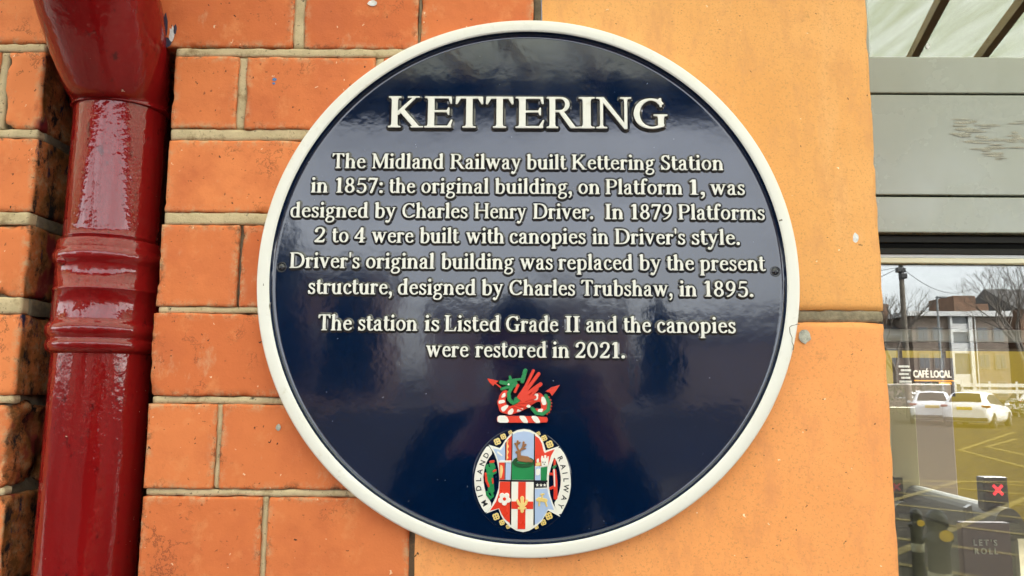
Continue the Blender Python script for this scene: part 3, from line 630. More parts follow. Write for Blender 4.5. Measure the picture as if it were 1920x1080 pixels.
LINES = [
 (99.6,[("The",-179.7,-149.1),("Midland",-143.4,-77.2),("Railway",-71.3,-6.3),("built",-1.2,35.6),("Kettering",40.0,115.9),("Station",121.7,178.6)]),
 (76.6,[("in",-198.5,-182.9),("1857:",-175.6,-132.7),("the",-126.6,-103.0),("original",-97.1,-35.8),("building,",-30.0,39.9),("on",46.2,65.6),("Platform",70.7,140.7),("1,",147.5,161.0),("was",165.8,197.3)]),
 (53.4,[("designed",-216.0,-145.1),("by",-139.3,-119.9),("Charles",-114.0,-54.9),("Henry",-48.6,-1.2),("Driver.",4.8,59.2),("In",70.3,86.7),("1879",93.9,130.5),("Platforms",136.3,214.6)]),
 (30.4,[("2",-193.1,-184.0),("to",-177.2,-162.7),("4",-156.9,-147.2),("were",-141.4,-103.3),("built",-97.5,-61.8),("with",-56.0,-21.3),("canopies",-16.0,52.3),("in",58.5,73.0),("Driver's",78.7,142.1),("style.",148.1,191.2)]),
 (6.8,[("Driver's",-214.8,-151.7),("original",-145.5,-84.0),("building",-77.7,-12.5),("was",-7.0,22.5),("replaced",27.8,94.7),("by",100.5,120.1),("the",125.3,149.7),("present",154.9,214.0)]),
 (-16.7,[("structure,",-196.9,-121.7),("designed",-116.0,-46.2),("by",-40.9,-21.4),("Charles",-15.9,42.5),("Trubshaw,",48.5,129.6),("in",136.0,151.5),("1895.",158.6,201.8)]),
 (-49.3,[("The",-186.4,-156.4),("station",-150.7,-98.0),("is",-91.5,-78.5),("Listed",-73.7,-23.9),("Grade",-18.7,27.7),("II",33.9,46.7),("and",52.8,80.3),("the",85.9,110.1),("canopies",115.7,185.1)]),
 (-72.2,[("were",-89.8,-52.0),("restored",-45.9,17.4),("in",22.5,37.4),("2021.",43.0,86.6)]),
]
TITLE = (138.2,[("K",-129.4,-97.1),("E",-95.9,-70.3),("T",-67.1,-42.0),("T",-39.0,-14.0),("E",-11.7,14.5),("R",17.0,46.5),("I",46.5,61.4),("N",62.6,95.0),("G",97.5,128.3)])
for ch, a, b in TITLE[1]: word(ch, a, b, TITLE[0]+.15, 30.2, .018, 3.6, 'heading_letter')
for v, ws in LINES:
    for t, a, b in ws: word(t, a, b, v, 14.2, .034, 2.7, 'word')

# screws that hold it: sunk cups with a domed, slotted head
for u, v, rot in ((-222.5, 7.8, 35), (223.0, 6.8, -20)):
    mb = MB(); c = (PX+u*.001, FY, PZ+v*.001)
    mb.lathe([(.0048, .0001), (.0046, -.0006), (.0041, -.0007), (.0036, .0001), (.0034, .0002)], 28, c, 'y')
    mb.lathe([(.0034, .0002), (.0033, -.0006), (.0026, -.0014), (.0013, -.0018), (.0002, -.0019)], 28, c, 'y')
    for q in (rot, rot+90):
        a = R_(q); d = Vector((cos(a), 0, sin(a)))*.0022; n_ = Vector((-sin(a), 0, cos(a)))*.00035; o_ = Vector(c)+Vector((0, -.00195, 0))
        mb.add([o_-d-n_, o_+d-n_, o_+d+n_, o_-d+n_], [(0, 1, 2, 3)], 1)
    mb.build('screw', [M['navy_side'], M['black_e']], plaque)

# ---------------------------------------------------------------- the crest, drawn on two grids of its own
def c8(p): return (-55+.0989*p[0], -123.6-.0989*p[1])
def c7(p): return (-55.8+.0783*p[0], -72.4-.0783*p[1])
def ccw(lp): return lp if sum(a[0]*b[1]-a[1]*b[0] for a, b in zip(lp, lp[1:]+lp[:1])) > 0 else lp[::-1]
def smooth_poly(lp, it=1):
    for _ in range(it):
        q = []
        for a, b in zip(lp, lp[1:]+lp[:1]): q += [(a[0]*.8+b[0]*.2, a[1]*.8+b[1]*.2), (a[0]*.2+b[0]*.8, a[1]*.2+b[1]*.8)]
        lp = q
    return lp
def onplate7(u, v, hgt): return onplate(u, v, hgt*1.55 if hgt > 0 else hgt)
def piece(mb, pts, top, mat=0, side=None, base=-.05, conv=c8, sm=1, soft=.25):
    lp = ccw([conv(p) for p in pts])
    if sm: lp = smooth_poly(lp, sm)
    side = mat if side is None else side
    loft(mb, [lp], onplate7 if conv is c7 else onplate, [(-.05, top), (.04, top-.10), (.12, top-.3), (soft, max(base, top-1.2)), (soft+.1, base)], [mat, side, side, side], mat)
def ellpts(cx, cy, rx, ry, n=32, a0=0): return [(cx+rx*cos(2*pi*i/n+a0), cy+ry*sin(2*pi*i/n+a0)) for i in range(n)]
def strokes(mb, items, top, mat=0, conv=c7, step=5, base=-.05, side=None):
    """one piece made of pen strokes (points, radius) melted together"""
    px = [p[0] for it in items for p in it[0]]; py = [p[1] for it in items for p in it[0]]; mr = max(it[1] for it in items)+3*step
    xs = np.arange(min(px)-mr, max(px)+mr, step); ys = np.arange(min(py)-mr, max(py)+mr, step); XX, YY = np.meshgrid(xs, ys); F = np.full(XX.shape, 1e9)
    for pts, r_ in items: F = np.minimum(F, nib_field(XX, YY, pts if len(pts) > 1 else [pts[0], (pts[0][0]+.1, pts[0][1])], r_, r_))
    ls = [[conv(p) for p in lp][::-1] for lp in contours(xs, ys, F)]
    side = mat if side is None else side
    loft(mb, ls, onplate7 if conv is c7 else onplate, [(-.12, top), (.05, top-.15), (.16, top-.5), (.25, max(base, top-1.2)), (.35, base)], [mat, side, side, side], mat)

mb = MB(); piece(mb, ellpts(518, 556, 432, 448, 60), .8, sm=0, soft=.8)
piece(mb, [(385, -40), (905, -40), (860, 160), (420, 160)], .5, sm=0); crest_plate = mb.build('crest_plate', M['navy'], plaque)
mb = MB(); piece(mb, [(215, 250), (160, 335), (118, 430), (98, 530), (104, 620), (132, 720), (168, 790), (205, 840), (258, 765), (208, 690), (182, 600), (176, 520), (190, 430), (218, 370), (258, 320)], 1.7); band_a = mb.build('name_band', M['white_e'], plaque)
mb = MB(); piece(mb, [(840, 260), (893, 330), (928, 420), (943, 520), (945, 600), (930, 690), (908, 748), (850, 858), (798, 757), (830, 700), (854, 620), (862, 540), (848, 450), (823, 388), (793, 342)], 1.7); band_b = mb.build('name_band', M['white_e'], plaque)
SANS = {}
def sans(ch):
    if ch not in SANS:
        cu = bpy.data.curves.new('lettering', 'FONT'); cu.body = ch; cu.align_x = 'CENTER'; cu.resolution_u = 3; cu.offset = .022
        ob = bpy.data.objects.new('lettering', cu); COL.objects.link(ob); dg = bpy.context.evaluated_depsgraph_get(); dg.update()
        me = bpy.data.meshes.new_from_object(ob.evaluated_get(dg)); SANS[ch] = ([v.co.copy() for v in me.vertices], [tuple(p.vertices) for p in me.polygons])
        bpy.data.objects.remove(ob); bpy.data.meshes.remove(me)
    return SANS[ch]
def band_letter(mb, ch, x, y, deg, size):
    vs, fs = sans(ch); a = R_(deg); u0, v0 = c8((x, y)); out = []
    for p in vs:
        q, w = p.x*size, (p.y-.35)*size
        out.append(onplate(u0+q*cos(a)-w*sin(a), v0+q*sin(a)+w*cos(a), 1.78))
    mb.add(out, fs)
for band, ls in ((band_a, (('M', 190, 752, 122), ('I', 153, 690, 112), ('D', 137, 626, 100), ('L', 136, 552, 92), ('A', 145, 482, 82), ('N', 168, 408, 70), ('D', 200, 342, 60))),
                 (band_b, (('R', 855, 362, -62), ('A', 880, 432, -72), ('I', 895, 488, -80), ('L', 904, 545, -88), ('W', 905, 618, -97), ('A', 888, 702, -108), ('Y', 858, 768, -118)))):
    mb = MB()
    for ch, x, y, d in ls: band_letter(mb, ch, x, y, d, 6.2)
    mb.build('lettering', M['black_e'], band)
# shield: white border, painted fields, charges
mb = MB(); piece(mb, [(395, 178), (430, 145), (475, 122), (530, 113), (585, 120), (635, 145), (675, 180), (700, 220), (715, 262), (724, 298), (842, 258), (802, 345), (772, 430), (752, 510), (750, 590), (762, 670), (787, 750), (852, 860), (745, 806), (722, 850), (690, 900), (640, 945), (580, 980), (530, 992), (470, 980), (410, 945), (365, 900), (335, 850), (314, 798), (205, 838), (246, 790), (290, 700), (315, 620), (320, 540), (312, 460), (295, 380), (270, 320), (222, 250), (320, 280), (345, 250), (365, 215)], 2.2, sm=0)
shield = mb.build('shield', M['white_e'], plaque)
fields = {
 'blue_e': [[(262, 282), (330, 294), (352, 264), (367, 234), (367, 388), (312, 393), (290, 335)], [(432, 160), (470, 140), (530, 131), (585, 138), (620, 156), (620, 392), (432, 392)], [(372, 402), (416, 402), (416, 548), (372, 548)], [(634, 438), (678, 428), (678, 550), (634, 550)], [(628, 626), (738, 622), (752, 680), (775, 745), (797, 802), (746, 794), (720, 840), (690, 885), (650, 920), (622, 930)]],
 'red_e': [[(375, 226), (395, 196), (424, 167), (424, 388), (375, 388)], [(632, 166), (665, 190), (690, 235), (706, 300), (718, 318), (735, 308), (803, 284), (772, 340), (756, 392), (745, 428), (632, 428)], [(314, 402), (364, 402), (364, 548), (322, 548)], [(325, 566), (414, 566), (414, 918), (370, 883), (340, 835), (320, 792), (240, 814), (292, 738), (318, 660)]],
 'green_e': [[(428, 392), (620, 392), (620, 548), (428, 548)], [(682, 440), (740, 432), (733, 556), (682, 556)]],
 'black_e': [[(630, 566), (732, 566), (736, 612), (630, 616)]],
 'white_e': [[(426, 566), (617, 566), (617, 936), (575, 960), (530, 974), (475, 964), (426, 936)]]}
for mname, ps in fields.items():
    for p in ps: mb = MB(); piece(mb, p, 2.45, sm=0, soft=.1, base=2.0); mb.build('field', M[mname], shield)
for p in ([(425, 150), (432, 146), (428, 552), (420, 552)], [(622, 150), (630, 158), (631, 930), (620, 934)], [(318, 550), (740, 552), (740, 566), (318, 563)], [(367, 232), (374, 226), (372, 548), (366, 548)], [(414, 552), (426, 552), (426, 935), (414, 925)]): mb = MB(); piece(mb, p, 2.5, sm=0, soft=.05, base=2.0); mb.build('dividing_line', M['black_e'], shield)
mb = MB(); piece(mb, [(486, 566), (550, 566), (548, 966), (482, 966)], 2.8, sm=0, base=2.2); piece(mb, [(427, 733), (616, 733), (616, 796), (427, 796)], 2.75, sm=0, base=2.2); mb.build('cross', M['red_e'], shield)
mb = MB(); strokes(mb, [([(520, 700), (520, 815)], 13), ([(520, 705)], 16), ([(512, 780), (492, 750), (480, 725), (488, 752)], 9), ([(528, 780), (548, 750), (560, 725), (552, 752)], 9), ([(490, 790), (550, 790)], 8)], 3.6, conv=c8, base=2.6); mb.build('fleur_de_lis', M['gold_e'], shield)
mb = MB(); strokes(mb, [([(365+34*cos(2*pi*i/5+.3), 712+34*sin(2*pi*i/5+.3))], 21) for i in range(5)], 3.2, conv=c8, base=2.4); mb.build('flower', M['white_e'], shield)
mb = MB(); piece(mb, ellpts(365, 712, 13, 13, 14), 3.6, base=2.5); mb.build('flower_eye', M['red_e'], shield)
mb = MB(); strokes(mb, [(ellpts(530, 396, 80, 32)+[(610, 396)], 14)], 3.2, conv=c8, base=2.3); mb.build('wreath', plain('dark_green', (.010, .075, .022), .35), shield)
mb = MB(); strokes(mb, [([(500, 365), (560, 372)], 24), ([(492, 360), (488, 312)], 14), ([(490, 305), (470, 312)], 10), ([(560, 378), (598, 385)], 12), ([(488, 300), (470, 262), (478, 215)], 6), ([(472, 262), (455, 236)], 5), ([(476, 240), (498, 228)], 4), ([(498, 300), (525, 268), (530, 225)], 6), ([(526, 268), (548, 245)], 5), ([(520, 285), (546, 278)], 4)], 3.9, conv=c8, base=2.5, step=3); mb.build('stag', M['tan_e'], shield)
mb = MB(); piece(mb, [(690, 430), (684, 370), (690, 340), (702, 345), (704, 362), (712, 362), (714, 335), (728, 335), (730, 362), (738, 360), (742, 345), (752, 345), (745, 425)], 3.1, base=2.3, sm=0); mb.build('castle', M['white_e'], shield); mb = MB(); piece(mb, [(320, 385), (424, 383), (424, 398), (320, 401)], 3.0, base=2.3, sm=0); mb.build('battlement', M['white_e'], shield); mb = MB(); piece(mb, [(646, 372), (664, 362), (664, 396), (646, 400)], 3.0, base=2.3); mb.build('white_charge', M['white_e'], shield)
for x, y in ((652, 592), (684, 592), (716, 592)):
    mb = MB(); piece(mb, [(x+(15 if i % 2 == 0 else 6)*cos(pi*i/5-pi/2), y+(15 if i % 2 == 0 else 6)*sin(pi*i/5-pi/2)) for i in range(10)], 2.9, base=2.3, sm=0, soft=.05); mb.build('star', M['white_e'], shield)
mb = MB(); piece(mb, [(300, 300), (345, 340), (338, 348), (298, 318)], 2.8, base=2.3, sm=0, soft=.05); mb.build('white_charge', M['white_e'], shield); mb = MB()
piece(mb, [(640, 455), (675, 450), (675, 500), (655, 510), (640, 505)], 2.75, base=2.3); mb.build('white_charge', M['white_e'], shield)
for x, y in ((700, 395), (720, 395), (712, 412)): mb = MB(); piece(mb, ellpts(x, y, 5, 5, 8), 3.25, sm=0, soft=.03, base=3.0); mb.build('castle_window', M['black_e'], shield)
mb = MB(); strokes(mb, [([(668, 712), (725, 722)], 15), ([(655, 718)], 13), ([(672, 722), (668, 765)], 6), ([(720, 725), (735, 770)], 6), ([(690, 715), (698, 668)], 5), ([(685, 672), (710, 668)], 5)], 3.2, conv=c8, base=2.4, step=3); mb.build('gold_lamb', M['gold_e'], shield); mb = MB()
piece(mb, [(382, 215), (398, 205), (388, 240), (400, 262), (386, 285), (400, 310), (386, 335), (396, 360), (382, 380)], 2.75, base=2.3, sm=0, soft=.05); mb.build('gold_charge', M['gold_e'], shield); mb = MB(); piece(mb, [(325, 420), (345, 430), (350, 470), (335, 540), (325, 530)], 2.75, base=2.3); mb.build('gold_charge', M['gold_e'], shield); mb = MB(); piece(mb, [(638, 402), (680, 396), (680, 424), (638, 426)], 2.7, base=2.3, sm=0)
mb.build('gold_charge', M['gold_e'], shield)
# gold roundels round the edge
for x, y, r_ in ((297, 222, 31), (350, 178, 26), (412, 142, 18), (660, 150, 18), (712, 188, 26), (760, 242, 33), (293, 865, 31), (345, 915, 24), (398, 950, 18), (753, 856, 33), (705, 911, 26), (645, 950, 18)):
    mb = MB(); strokes(mb, [([(x+r_*.5*cos(q), y+r_*.5*sin(q))], r_*.52) for q in (.4, 1.97, 3.54, 5.11)], 1.9, conv=c8, step=4)
    for q in (.4, 1.97, 3.54, 5.11): piece(mb, ellpts(x+r_*.45*cos(q), y+r_*.45*sin(q), r_*.16, r_*.16, 8), 2.02, mat=1, sm=0, soft=.02, base=1.7)
    mb.build('roundel', [M['gold_e'], M['black_e']], crest_plate)
# creatures beside the shield
mb = MB(); strokes(mb, [([(250, 415), (262, 445), (225, 480)], 20), ([(230, 470), (240, 560), (248, 640)], 26), ([(248, 640), (262, 690), (240, 708), (215, 680), (212, 660)], 10), ([(262, 500), (284, 486)], 9), ([(215, 430), (205, 450)], 10)], 2.2, conv=c8, step=4)
sl = mb.build('green_beast', M['green_e'], crest_plate)
mb = MB(); strokes(mb, [([(198, 500), (205, 560), (226, 606)], 9), ([(240, 398), (266, 394)], 9), ([(268, 478), (284, 470)], 8), ([(258, 540), (262, 580)], 6)], 2.4, conv=c8, step=4); mb.build('red_wing', M['red_e'], crest_plate)
mb = MB(); strokes(mb, [([(802, 470), (812, 560), (812, 640), (812, 700)], 15), ([(804, 380), (806, 430)], 9), ([(765, 496), (795, 500)], 9), ([(768, 622), (796, 608)], 10)], 2.2, conv=c8, step=4); sr = mb.build('red_beast', M['red_e'], crest_plate)
mb = MB(); strokes(mb, [([(799, 460), (804, 600)], 5)], 2.5, conv=c8, step=3); mb.build('pale_belly', M['white_e'], crest_plate)
mb = MB(); strokes(mb, [([(796, 442), (810, 428)], 9)], 2.5, conv=c8, step=3); mb.build('green_crest', M['green_e'], crest_plate)
# winged serpent above it
drag = empty('winged_serpent', (PX, FY, PZ-.105), plaque)
mb = MB(); strokes(mb, [([(470, 400), (440, 440), (430, 500)], 36), ([(430, 500), (450, 570), (530, 590)], 46), ([(530, 590), (620, 560), (720, 510)], 44), ([(640, 470), (720, 500), (800, 450), (850, 440)], 46), ([(850, 440), (905, 480), (912, 545)], 36), ([(912, 545), (880, 600), (825, 590)], 24)], 2.6); mb.build('body', M['red_e'], drag)
for p in ([(440, 405), (472, 392), (474, 436), (424, 450)], [(398, 478), (460, 470), (472, 500), (396, 520)], [(416, 562), (488, 524), (512, 540), (450, 612)], [(500, 602), (548, 560), (568, 590), (548, 632), (505, 634)], [(594, 604), (618, 566), (682, 562), (650, 596)], [(700, 545), (730, 518), (760, 540), (740, 560)], [(796, 404), (842, 398), (836, 470), (786, 474)], [(880, 428), (920, 446), (934, 520), (890, 528), (872, 480)], [(836, 572), (900, 566), (878, 610), (838, 608)]):
    mb = MB(); piece(mb, p, 2.85, conv=c7, base=2.2, soft=.05); mb.build('pale_stripe', M['white_e'], drag)
mb = MB(); strokes(mb, [([(545, 330), (508, 400), (516, 470), (560, 508), (615, 480)], 19), ([(600, 470)], 30), ([(525, 290), (560, 290)], 45), ([(420, 278), (500, 292)], 20), ([(430, 352), (510, 330)], 15), ([(520, 215), (528, 250)], 14), ([(560, 250), (640, 242)], 12), ([(925, 425), (962, 500), (952, 580), (890, 625), (820, 615), (776, 568)], 19), ([(662, 265), (694, 145)], 22)], 2.9); mb.build('head_and_tail', M['green_e'], drag)
mb = MB(); strokes(mb, [([(620, 440), (700, 320), (785, 145)], 15), ([(630, 445), (740, 320), (845, 180)], 18), ([(640, 450), (760, 370), (868, 295)], 19), ([(650, 455), (760, 420), (830, 350)], 13), ([(660, 475), (800, 440)], 20), ([(620, 505), (760, 492)], 8), ([(600, 522), (700, 545)], 8), ([(560, 540), (660, 582)], 7), ([(580, 380), (612, 310)], 14)], 3.3, step=4); mb.build('wing', M['red_e'], drag)
mb = MB(); piece(mb, [(265, 236), (330, 248), (392, 264), (362, 286), (425, 330), (412, 338), (352, 292), (334, 316), (300, 288)], 2.4, conv=c7, sm=0); mb.build('tongue', M['red_e'], drag); mb = MB(); piece(mb, [(922, 376), (985, 332), (1082, 303), (1042, 362), (996, 422), (972, 388)], 2.6, conv=c7, sm=0); mb.build('tail_dart', M['red_e'], drag)
for i in range(7): x, y = ((960, 440), (978, 470), (985, 505), (985, 540), (978, 575), (962, 605), (940, 625))[i]; mb = MB(); piece(mb, ellpts(x, y, 11, 9, 8), 2.3, conv=c7, sm=0); mb.build('tail_scale', M['red_e'], drag)
mb = MB(); piece(mb, ellpts(507, 300, 10, 10, 12), 3.3, conv=c7); mb.build('eye', M['white_e'], drag)
torse = MB(); piece(torse, [(390, 650), (935, 655), (950, 690), (935, 722), (390, 722), (378, 686)], 2.4, conv=c7)
torse = torse.build('twisted_wreath_bar', M['red_e'], plaque)
for x in (378, 610, 745):
    mb = MB(); piece(mb, [(x+10, 648), (x+85 if x > 400 else x+110, 648), (x+125 if x > 400 else x+145, 724), (x+60 if x > 400 else x+8, 724)], 2.6, conv=c7, base=2.0, soft=.08); mb.build('pale_stripe', M['white_e'], torse)
# ================================================================ downpipe
QX, QY = -.388, .023
pipe = empty('downpipe', (QX, QY, 0)); tag(pipe, 'glossy dark red cast iron downpipe with socket joint, standing in the wall chase', 'downpipe')
def ring(c, r): return (c, r)
mb = MB()
prof = [(.0425, z) for z in np.arange(0.05, 1.575, .03)]+[(.0425, 1.5765)]
mb.lathe(prof, 64, (QX, QY, 0)); mb.build('shaft', M['pipe'], pipe)
mb = MB(); prof = [(.0424, 1.5760), (.0440, 1.5772), (.0466, 1.5790), (.0478, 1.5820), (.0480, 1.5850), (.0472, 1.5878), (.0458, 1.5892), (.0466, 1.5912), (.0484, 1.5935), (.0489, 1.5970), (.0487, 1.6010), (.0474, 1.6035), (.0456, 1.6052), (.0452, 1.6075), (.0450, 1.6200), (.0450, 1.6325), (.0459, 1.6333), (.0461, 1.6344), (.0459, 1.6356), (.0450, 1.6364), (.0450, 1.6560), (.0456, 1.6580), (.0470, 1.6600), (.0478, 1.6625), (.0480, 1.6660), (.0474, 1.6690), (.0460, 1.6708), (.0456, 1.6725), (.0456, 1.6795), (.0448, 1.6802), (.0415, 1.6806)]
mb.lathe(prof, 72, (QX, QY, 0)); sock = mb.build('socket', M['pipe'], pipe)
mb = MB(); prof = [(.0412, 1.675), (.0412, 1.6830), (.0418, 1.6836), (.0412, 1.6848)]+[(.0412, z) for z in np.arange(1.69, 1.806, .015)]+[(.0413, 1.8110)]
mb.lathe(prof, 64, (QX, QY, 0)); mb.build('upper_shaft', M['pipe'], pipe)
# rough bead and the bend that leans out of the wall
mb = MB(); vs, fs = [], []; n, mrings = 64, 22
def bend_axis(t):                          # t in metres along the bend
    a0 = R_(36)
    if t < .03: a = a0*t/.03; return Vector((QX, QY-.03*(1-cos(a))/a0, 1.8095+.03*sin(a)/a0)), a
    p, a = Vector((QX, QY-.03*(1-cos(a0))/a0, 1.8095+.03*sin(a0)/a0)), a0
    return p+Vector((0, -sin(a0), cos(a0)))*(t-.03), a0
rr_ = [(0, .0415), (.0008, .0432), (.0025, .0442), (.0042, .0436), (.0056, .0425), (.009, .0428), (.015, .0440), (.025, .0460), (.04, .0482), (.06, .0502), (.08, .0515), (.10, .0522), (.14, .0522), (.2, .0522), (.3, .0522), (.45, .0522)]
for t, r_ in rr_:
    c, a = bend_axis(t); ax_ = Vector((1, 0, 0)); ay_ = Vector((0, cos(a), sin(a)))
    for q in range(n):
        w_ = 2*pi*q/n; wob = (.0006*noise.noise(Vector((q*.45, 3, 0))) if 0 < t < .005 else 0)
        vs.append(c+(ax_*cos(w_)+ay_*sin(w_))*(r_+wob)+Vector((0, 0, wob*.8)))
for i in range(len(rr_)-1):
    for q in range(n): fs.append((i*n+q, i*n+(q+1) % n, (i+1)*n+(q+1) % n, (i+1)*n+q))
mb.add(vs, fs, 0, True); mb.build('bend', M['pipe'], pipe)
mb = MB()                                   # set screw in the socket
a = R_(-118); c = Vector((QX+.0450*cos(a), QY+.0450*sin(a), 1.6588)); nn = Vector((cos(a), sin(a), 0)); t1 = Vector((-sin(a), cos(a), 0)); t2 = Vector((0, 0, 1)); vs, fs = [], []
pr = [(.0046, -.001), (.0046, .0010), (.0040, .0022), (.0030, .0030), (.0026, .0046), (.0014, .0052), (.0001, .0053)]
for r_, h_ in pr: vs += [c+nn*h_+(t1*cos(2*pi*q/18)+t2*sin(2*pi*q/18))*r_ for q in range(18)]
for i in range(len(pr)-1): fs += [(i*18+q, i*18+(q+1) % 18, (i+1)*18+(q+1) % 18, (i+1)*18+q) for q in range(18)]
mb.add(vs, fs, 0, True); mb.build('set_screw', M['pipe'], sock)

# ================================================================ shop window with its grey frame
M['frame'] = enamel('grey_frame_paint', (.285, .300, .252), (.305, .320, .270), .24, .05, False, ior=1.6, dirt=(.27, .28, .24))
M['frame_dark'] = plain('dark_frame', (.014, .013, .009), .5, spec=.2); M['gasket'] = plain('black_rubber', (.003, .003, .003), .7, spec=.1)
def glass_mat(name, refl, tintc):
    m, n, l, b = newmat(name); n.remove(b); out = n['Material Output']
    tr = n.new('ShaderNodeBsdfTransparent'); tr.inputs[0].default_value = c4(tintc); gl = n.new('ShaderNodeBsdfGlossy'); gl.inputs['Roughness'].default_value = 0.0; gl.inputs[0].default_value = (.95, .97, .97, 1)
    t = n.new('ShaderNodeTexCoord'); u = n.new('ShaderNodeBump'); u.inputs['Strength'].default_value = .05; u.inputs['Distance'].default_value = .0006
    l.new(noise_node(n, l, t, 5, 2), u.inputs['Height']); l.new(u.outputs[0], gl.inputs['Normal'])
    x = n.new('ShaderNodeMixShader'); x.inputs[0].default_value = refl; l.new(tr.outputs[0], x.inputs[1]); l.new(gl.outputs[0], x.inputs[2]); l.new(x.outputs[0], out.inputs[0]); return m
M['glass'] = glass_mat('window_glass', .15, (.94, .95, .93)); M['glass_top'] = glass_mat('transom_glass', .21, (.55, .57, .53))
win = empty('shop_window', (1.2, .09, 0)); tag(win, 'grey metal framed station window reflecting the street, right of the sandstone wall end', 'window')
WX0, WX1, FR = .333, 3.6, .088
def rail(name, z0, z1, y0, m='frame', y1=.130, x0=WX0): mb = MB(); mb.rbox(x0, WX1, y0, y1, z0, z1, .0012); return mb.build(name, M[m], win)
rail('transom_rail', 1.8625, 1.9030, FR); 
mb = MB(); mb.box(WX0, WX1, FR+.005, .128, 1.8608, 1.8640); mb.box(WX0, WX1, FR+.005, .128, 1.7494, 1.7520); mb.box(WX0, WX1, FR+.013, .128, 1.6890, 1.7116); mb.build('gap', M['gasket'], win)
rail('fascia_panel', 1.7515, 1.8606, FR+.0004); rail('door_head', 1.7112, 1.7492, FR)
mb = MB(); mb.rbox(WX0, WX1, FR+.010, .126, 1.7025, 1.7102, .0008); mb.build('dark_track', M['frame_dark'], win)
mb = MB(); mb.rbox(WX0, WX1, FR+.010, .126, 1.6905, 1.6968, .0008); mb.build('dark_track', M['frame_dark'], win)
M['blind'] = plain('pale_blind_rail', (.62, .65, .66), .4); M['blind_cream'] = plain('cream_blind_edge', (.70, .66, .48), .4)
mb = MB(); mb.rbox(WX0, WX1, .1005, .108, 1.6868, 1.6912, .0006); mb.build('pale_strip', M['blind'], win)
mb = MB(); mb.rbox(WX0, WX1, .1000, .108, 1.6815, 1.6866, .0006); mb.build('cream_strip', M['blind_cream'], win)
mb = MB(); mb.rbox(WX0, .3755, FR, .13, 1.9034, 2.75, .002); mb.build('mullion', M['frame'], win)
mb = MB(); mb.rbox(WX0, .3450, .094, .13, .06, 1.689, .002); mb.build('mullion', M['gasket'], win)
mb = MB(); mb.rbox(2.05, 2.10, FR+.002, .13, .06, 1.689, .002); mb.build('mullion', M['frame'], win)
mb = MB(); mb.rbox(WX1-.06, WX1+.02, FR-.002, .14, .0, 2.76, .002); mb.build('mullion', M['frame'], win)
rail('bottom_rail', .02, .07, FR+.002); rail('top_rail', 2.752, 2.85, FR)
mb = MB(); mb.box(.345, 3.55, .1085, .1125, .065, 1.6905); mb.build('glass_pane', M['glass'], win)
mb = MB(); mb.box(.372, 3.55, .1060, .1100, 1.902, 2.755); mb.build('transom_pane', M['glass_top'], win)
mb = MB(); blob(mb, .4465, 1.9230, .0017, .0030, .1052, 31, 12); mb.build('paint_fleck', M['fleck_white'], win)
M['smear'] = plain('old_tape_residue', (.315, .305, .25), .8, bump=.6, bscale=600, var=.18, vscale=90)
mb = MB()
for i in range(90):
    x = rnd.uniform(.462, .62); z = rnd.uniform(1.782, 1.832)+.004*sin(x*60); z = 1.834-(1.834-z)*min(1, .25+(x-.455)*12)
    blob(mb, x, z, rnd.uniform(.003, .012), rnd.uniform(.0004, .0017), FR+.0002-.000004*i, 60+i, 15)
mb.build('tape_residue', M['smear'], win)
# wall round and beyond the window
mb = MB(); mb.box(.333, 3.7, .02, .3, 2.86, 3.4); mb.box(3.63, 12, 0, .3, 0, 3.4); tag(mb.build('far_brick_wall', M['brick'], tints=True), 'plain brick wall beyond the window, under the canopy', 'wall')

# ---------------------------------------------------------------- the hall behind the glass
M['hall_floor'] = plain('beige_hall_floor', (.48, .43, .28), .45, var=.12, vscale=3); M['hall_yellow'] = plain('yellow_hall_wall', (.30, .215, .014), .6, var=.12, vscale=1.5)
M['hall_dark'] = plain('dark_ceiling', (.035, .034, .032), .8); M['beam_grey'] = plain('grey_door_head', (.85, .85, .80), .4); M['brown_dark'] = plain('dark_brown_panel', (.040, .026, .022), .5)
mb = MB(); mb.box(.32, 9, .13, 9.0, .004, .014); tag(mb.build('hall_floor', M['hall_floor']), kind='structure')
mb = MB(); mb.box(.32, 9, .13, 2.9, 2.46, 2.56); mb.box(.32, 9, .432, .60, 1.634, 2.455); mb.box(.32, 9, .605, 2.2, 1.745, 2.455); tag(mb.build('hall_ceiling', M['hall_dark']), kind='structure')  # ceiling stops short: an added roof opening lets daylight onto the yellow wall
mb = MB(); mb.box(.05, .31, .31, 9, 0, 3.4); tag(mb.build('hall_side_wall', M['hall_dark']), 'dark side wall inside the hall behind the sandstone', 'wall')
mb = MB(); mb.box(.3, 9.2, 8.2, 8.35, 0, 3.6); tag(mb.build('hall_back_wall', M['hall_yellow']), 'yellow back wall inside the hall behind the glass', 'wall')
mb = MB(); mb.box(9.0, 9.15, .3, 8.2, 0, 3.6); tag(mb.build('hall_end_wall', M['hall_yellow']), 'yellow end wall at the far side of the hall', 'wall')
mb = MB(); mb.rbox(.335, 4.2, .36, .42, 1.6150, 1.6330, .002); hd = mb.build('door_header', M['beam_grey']); tag(hd, 'grey automatic door header with a black underside across the inside of the glass', 'door header')
mb = MB(); mb.rbox(.335, 4.2, .355, .425, 1.6062, 1.6146, .001); mb.build('black_track', M['gasket'], hd)
mb = MB(); mb.rbox(.335, 4.2, .358, .42, 1.6334, 1.6350, .0004); mb.build('black_seam', M['gasket'], hd)
mb = MB(); mb.rbox(2.40, 2.68, 4.0, 4.3, 0.015, 1.585, .01); tag(mb.build('hall_pillar', plain('grey_brown_pillar', (.40, .33, .27), .5)), 'dark square column inside the hall below the cafe sign', 'pillar')
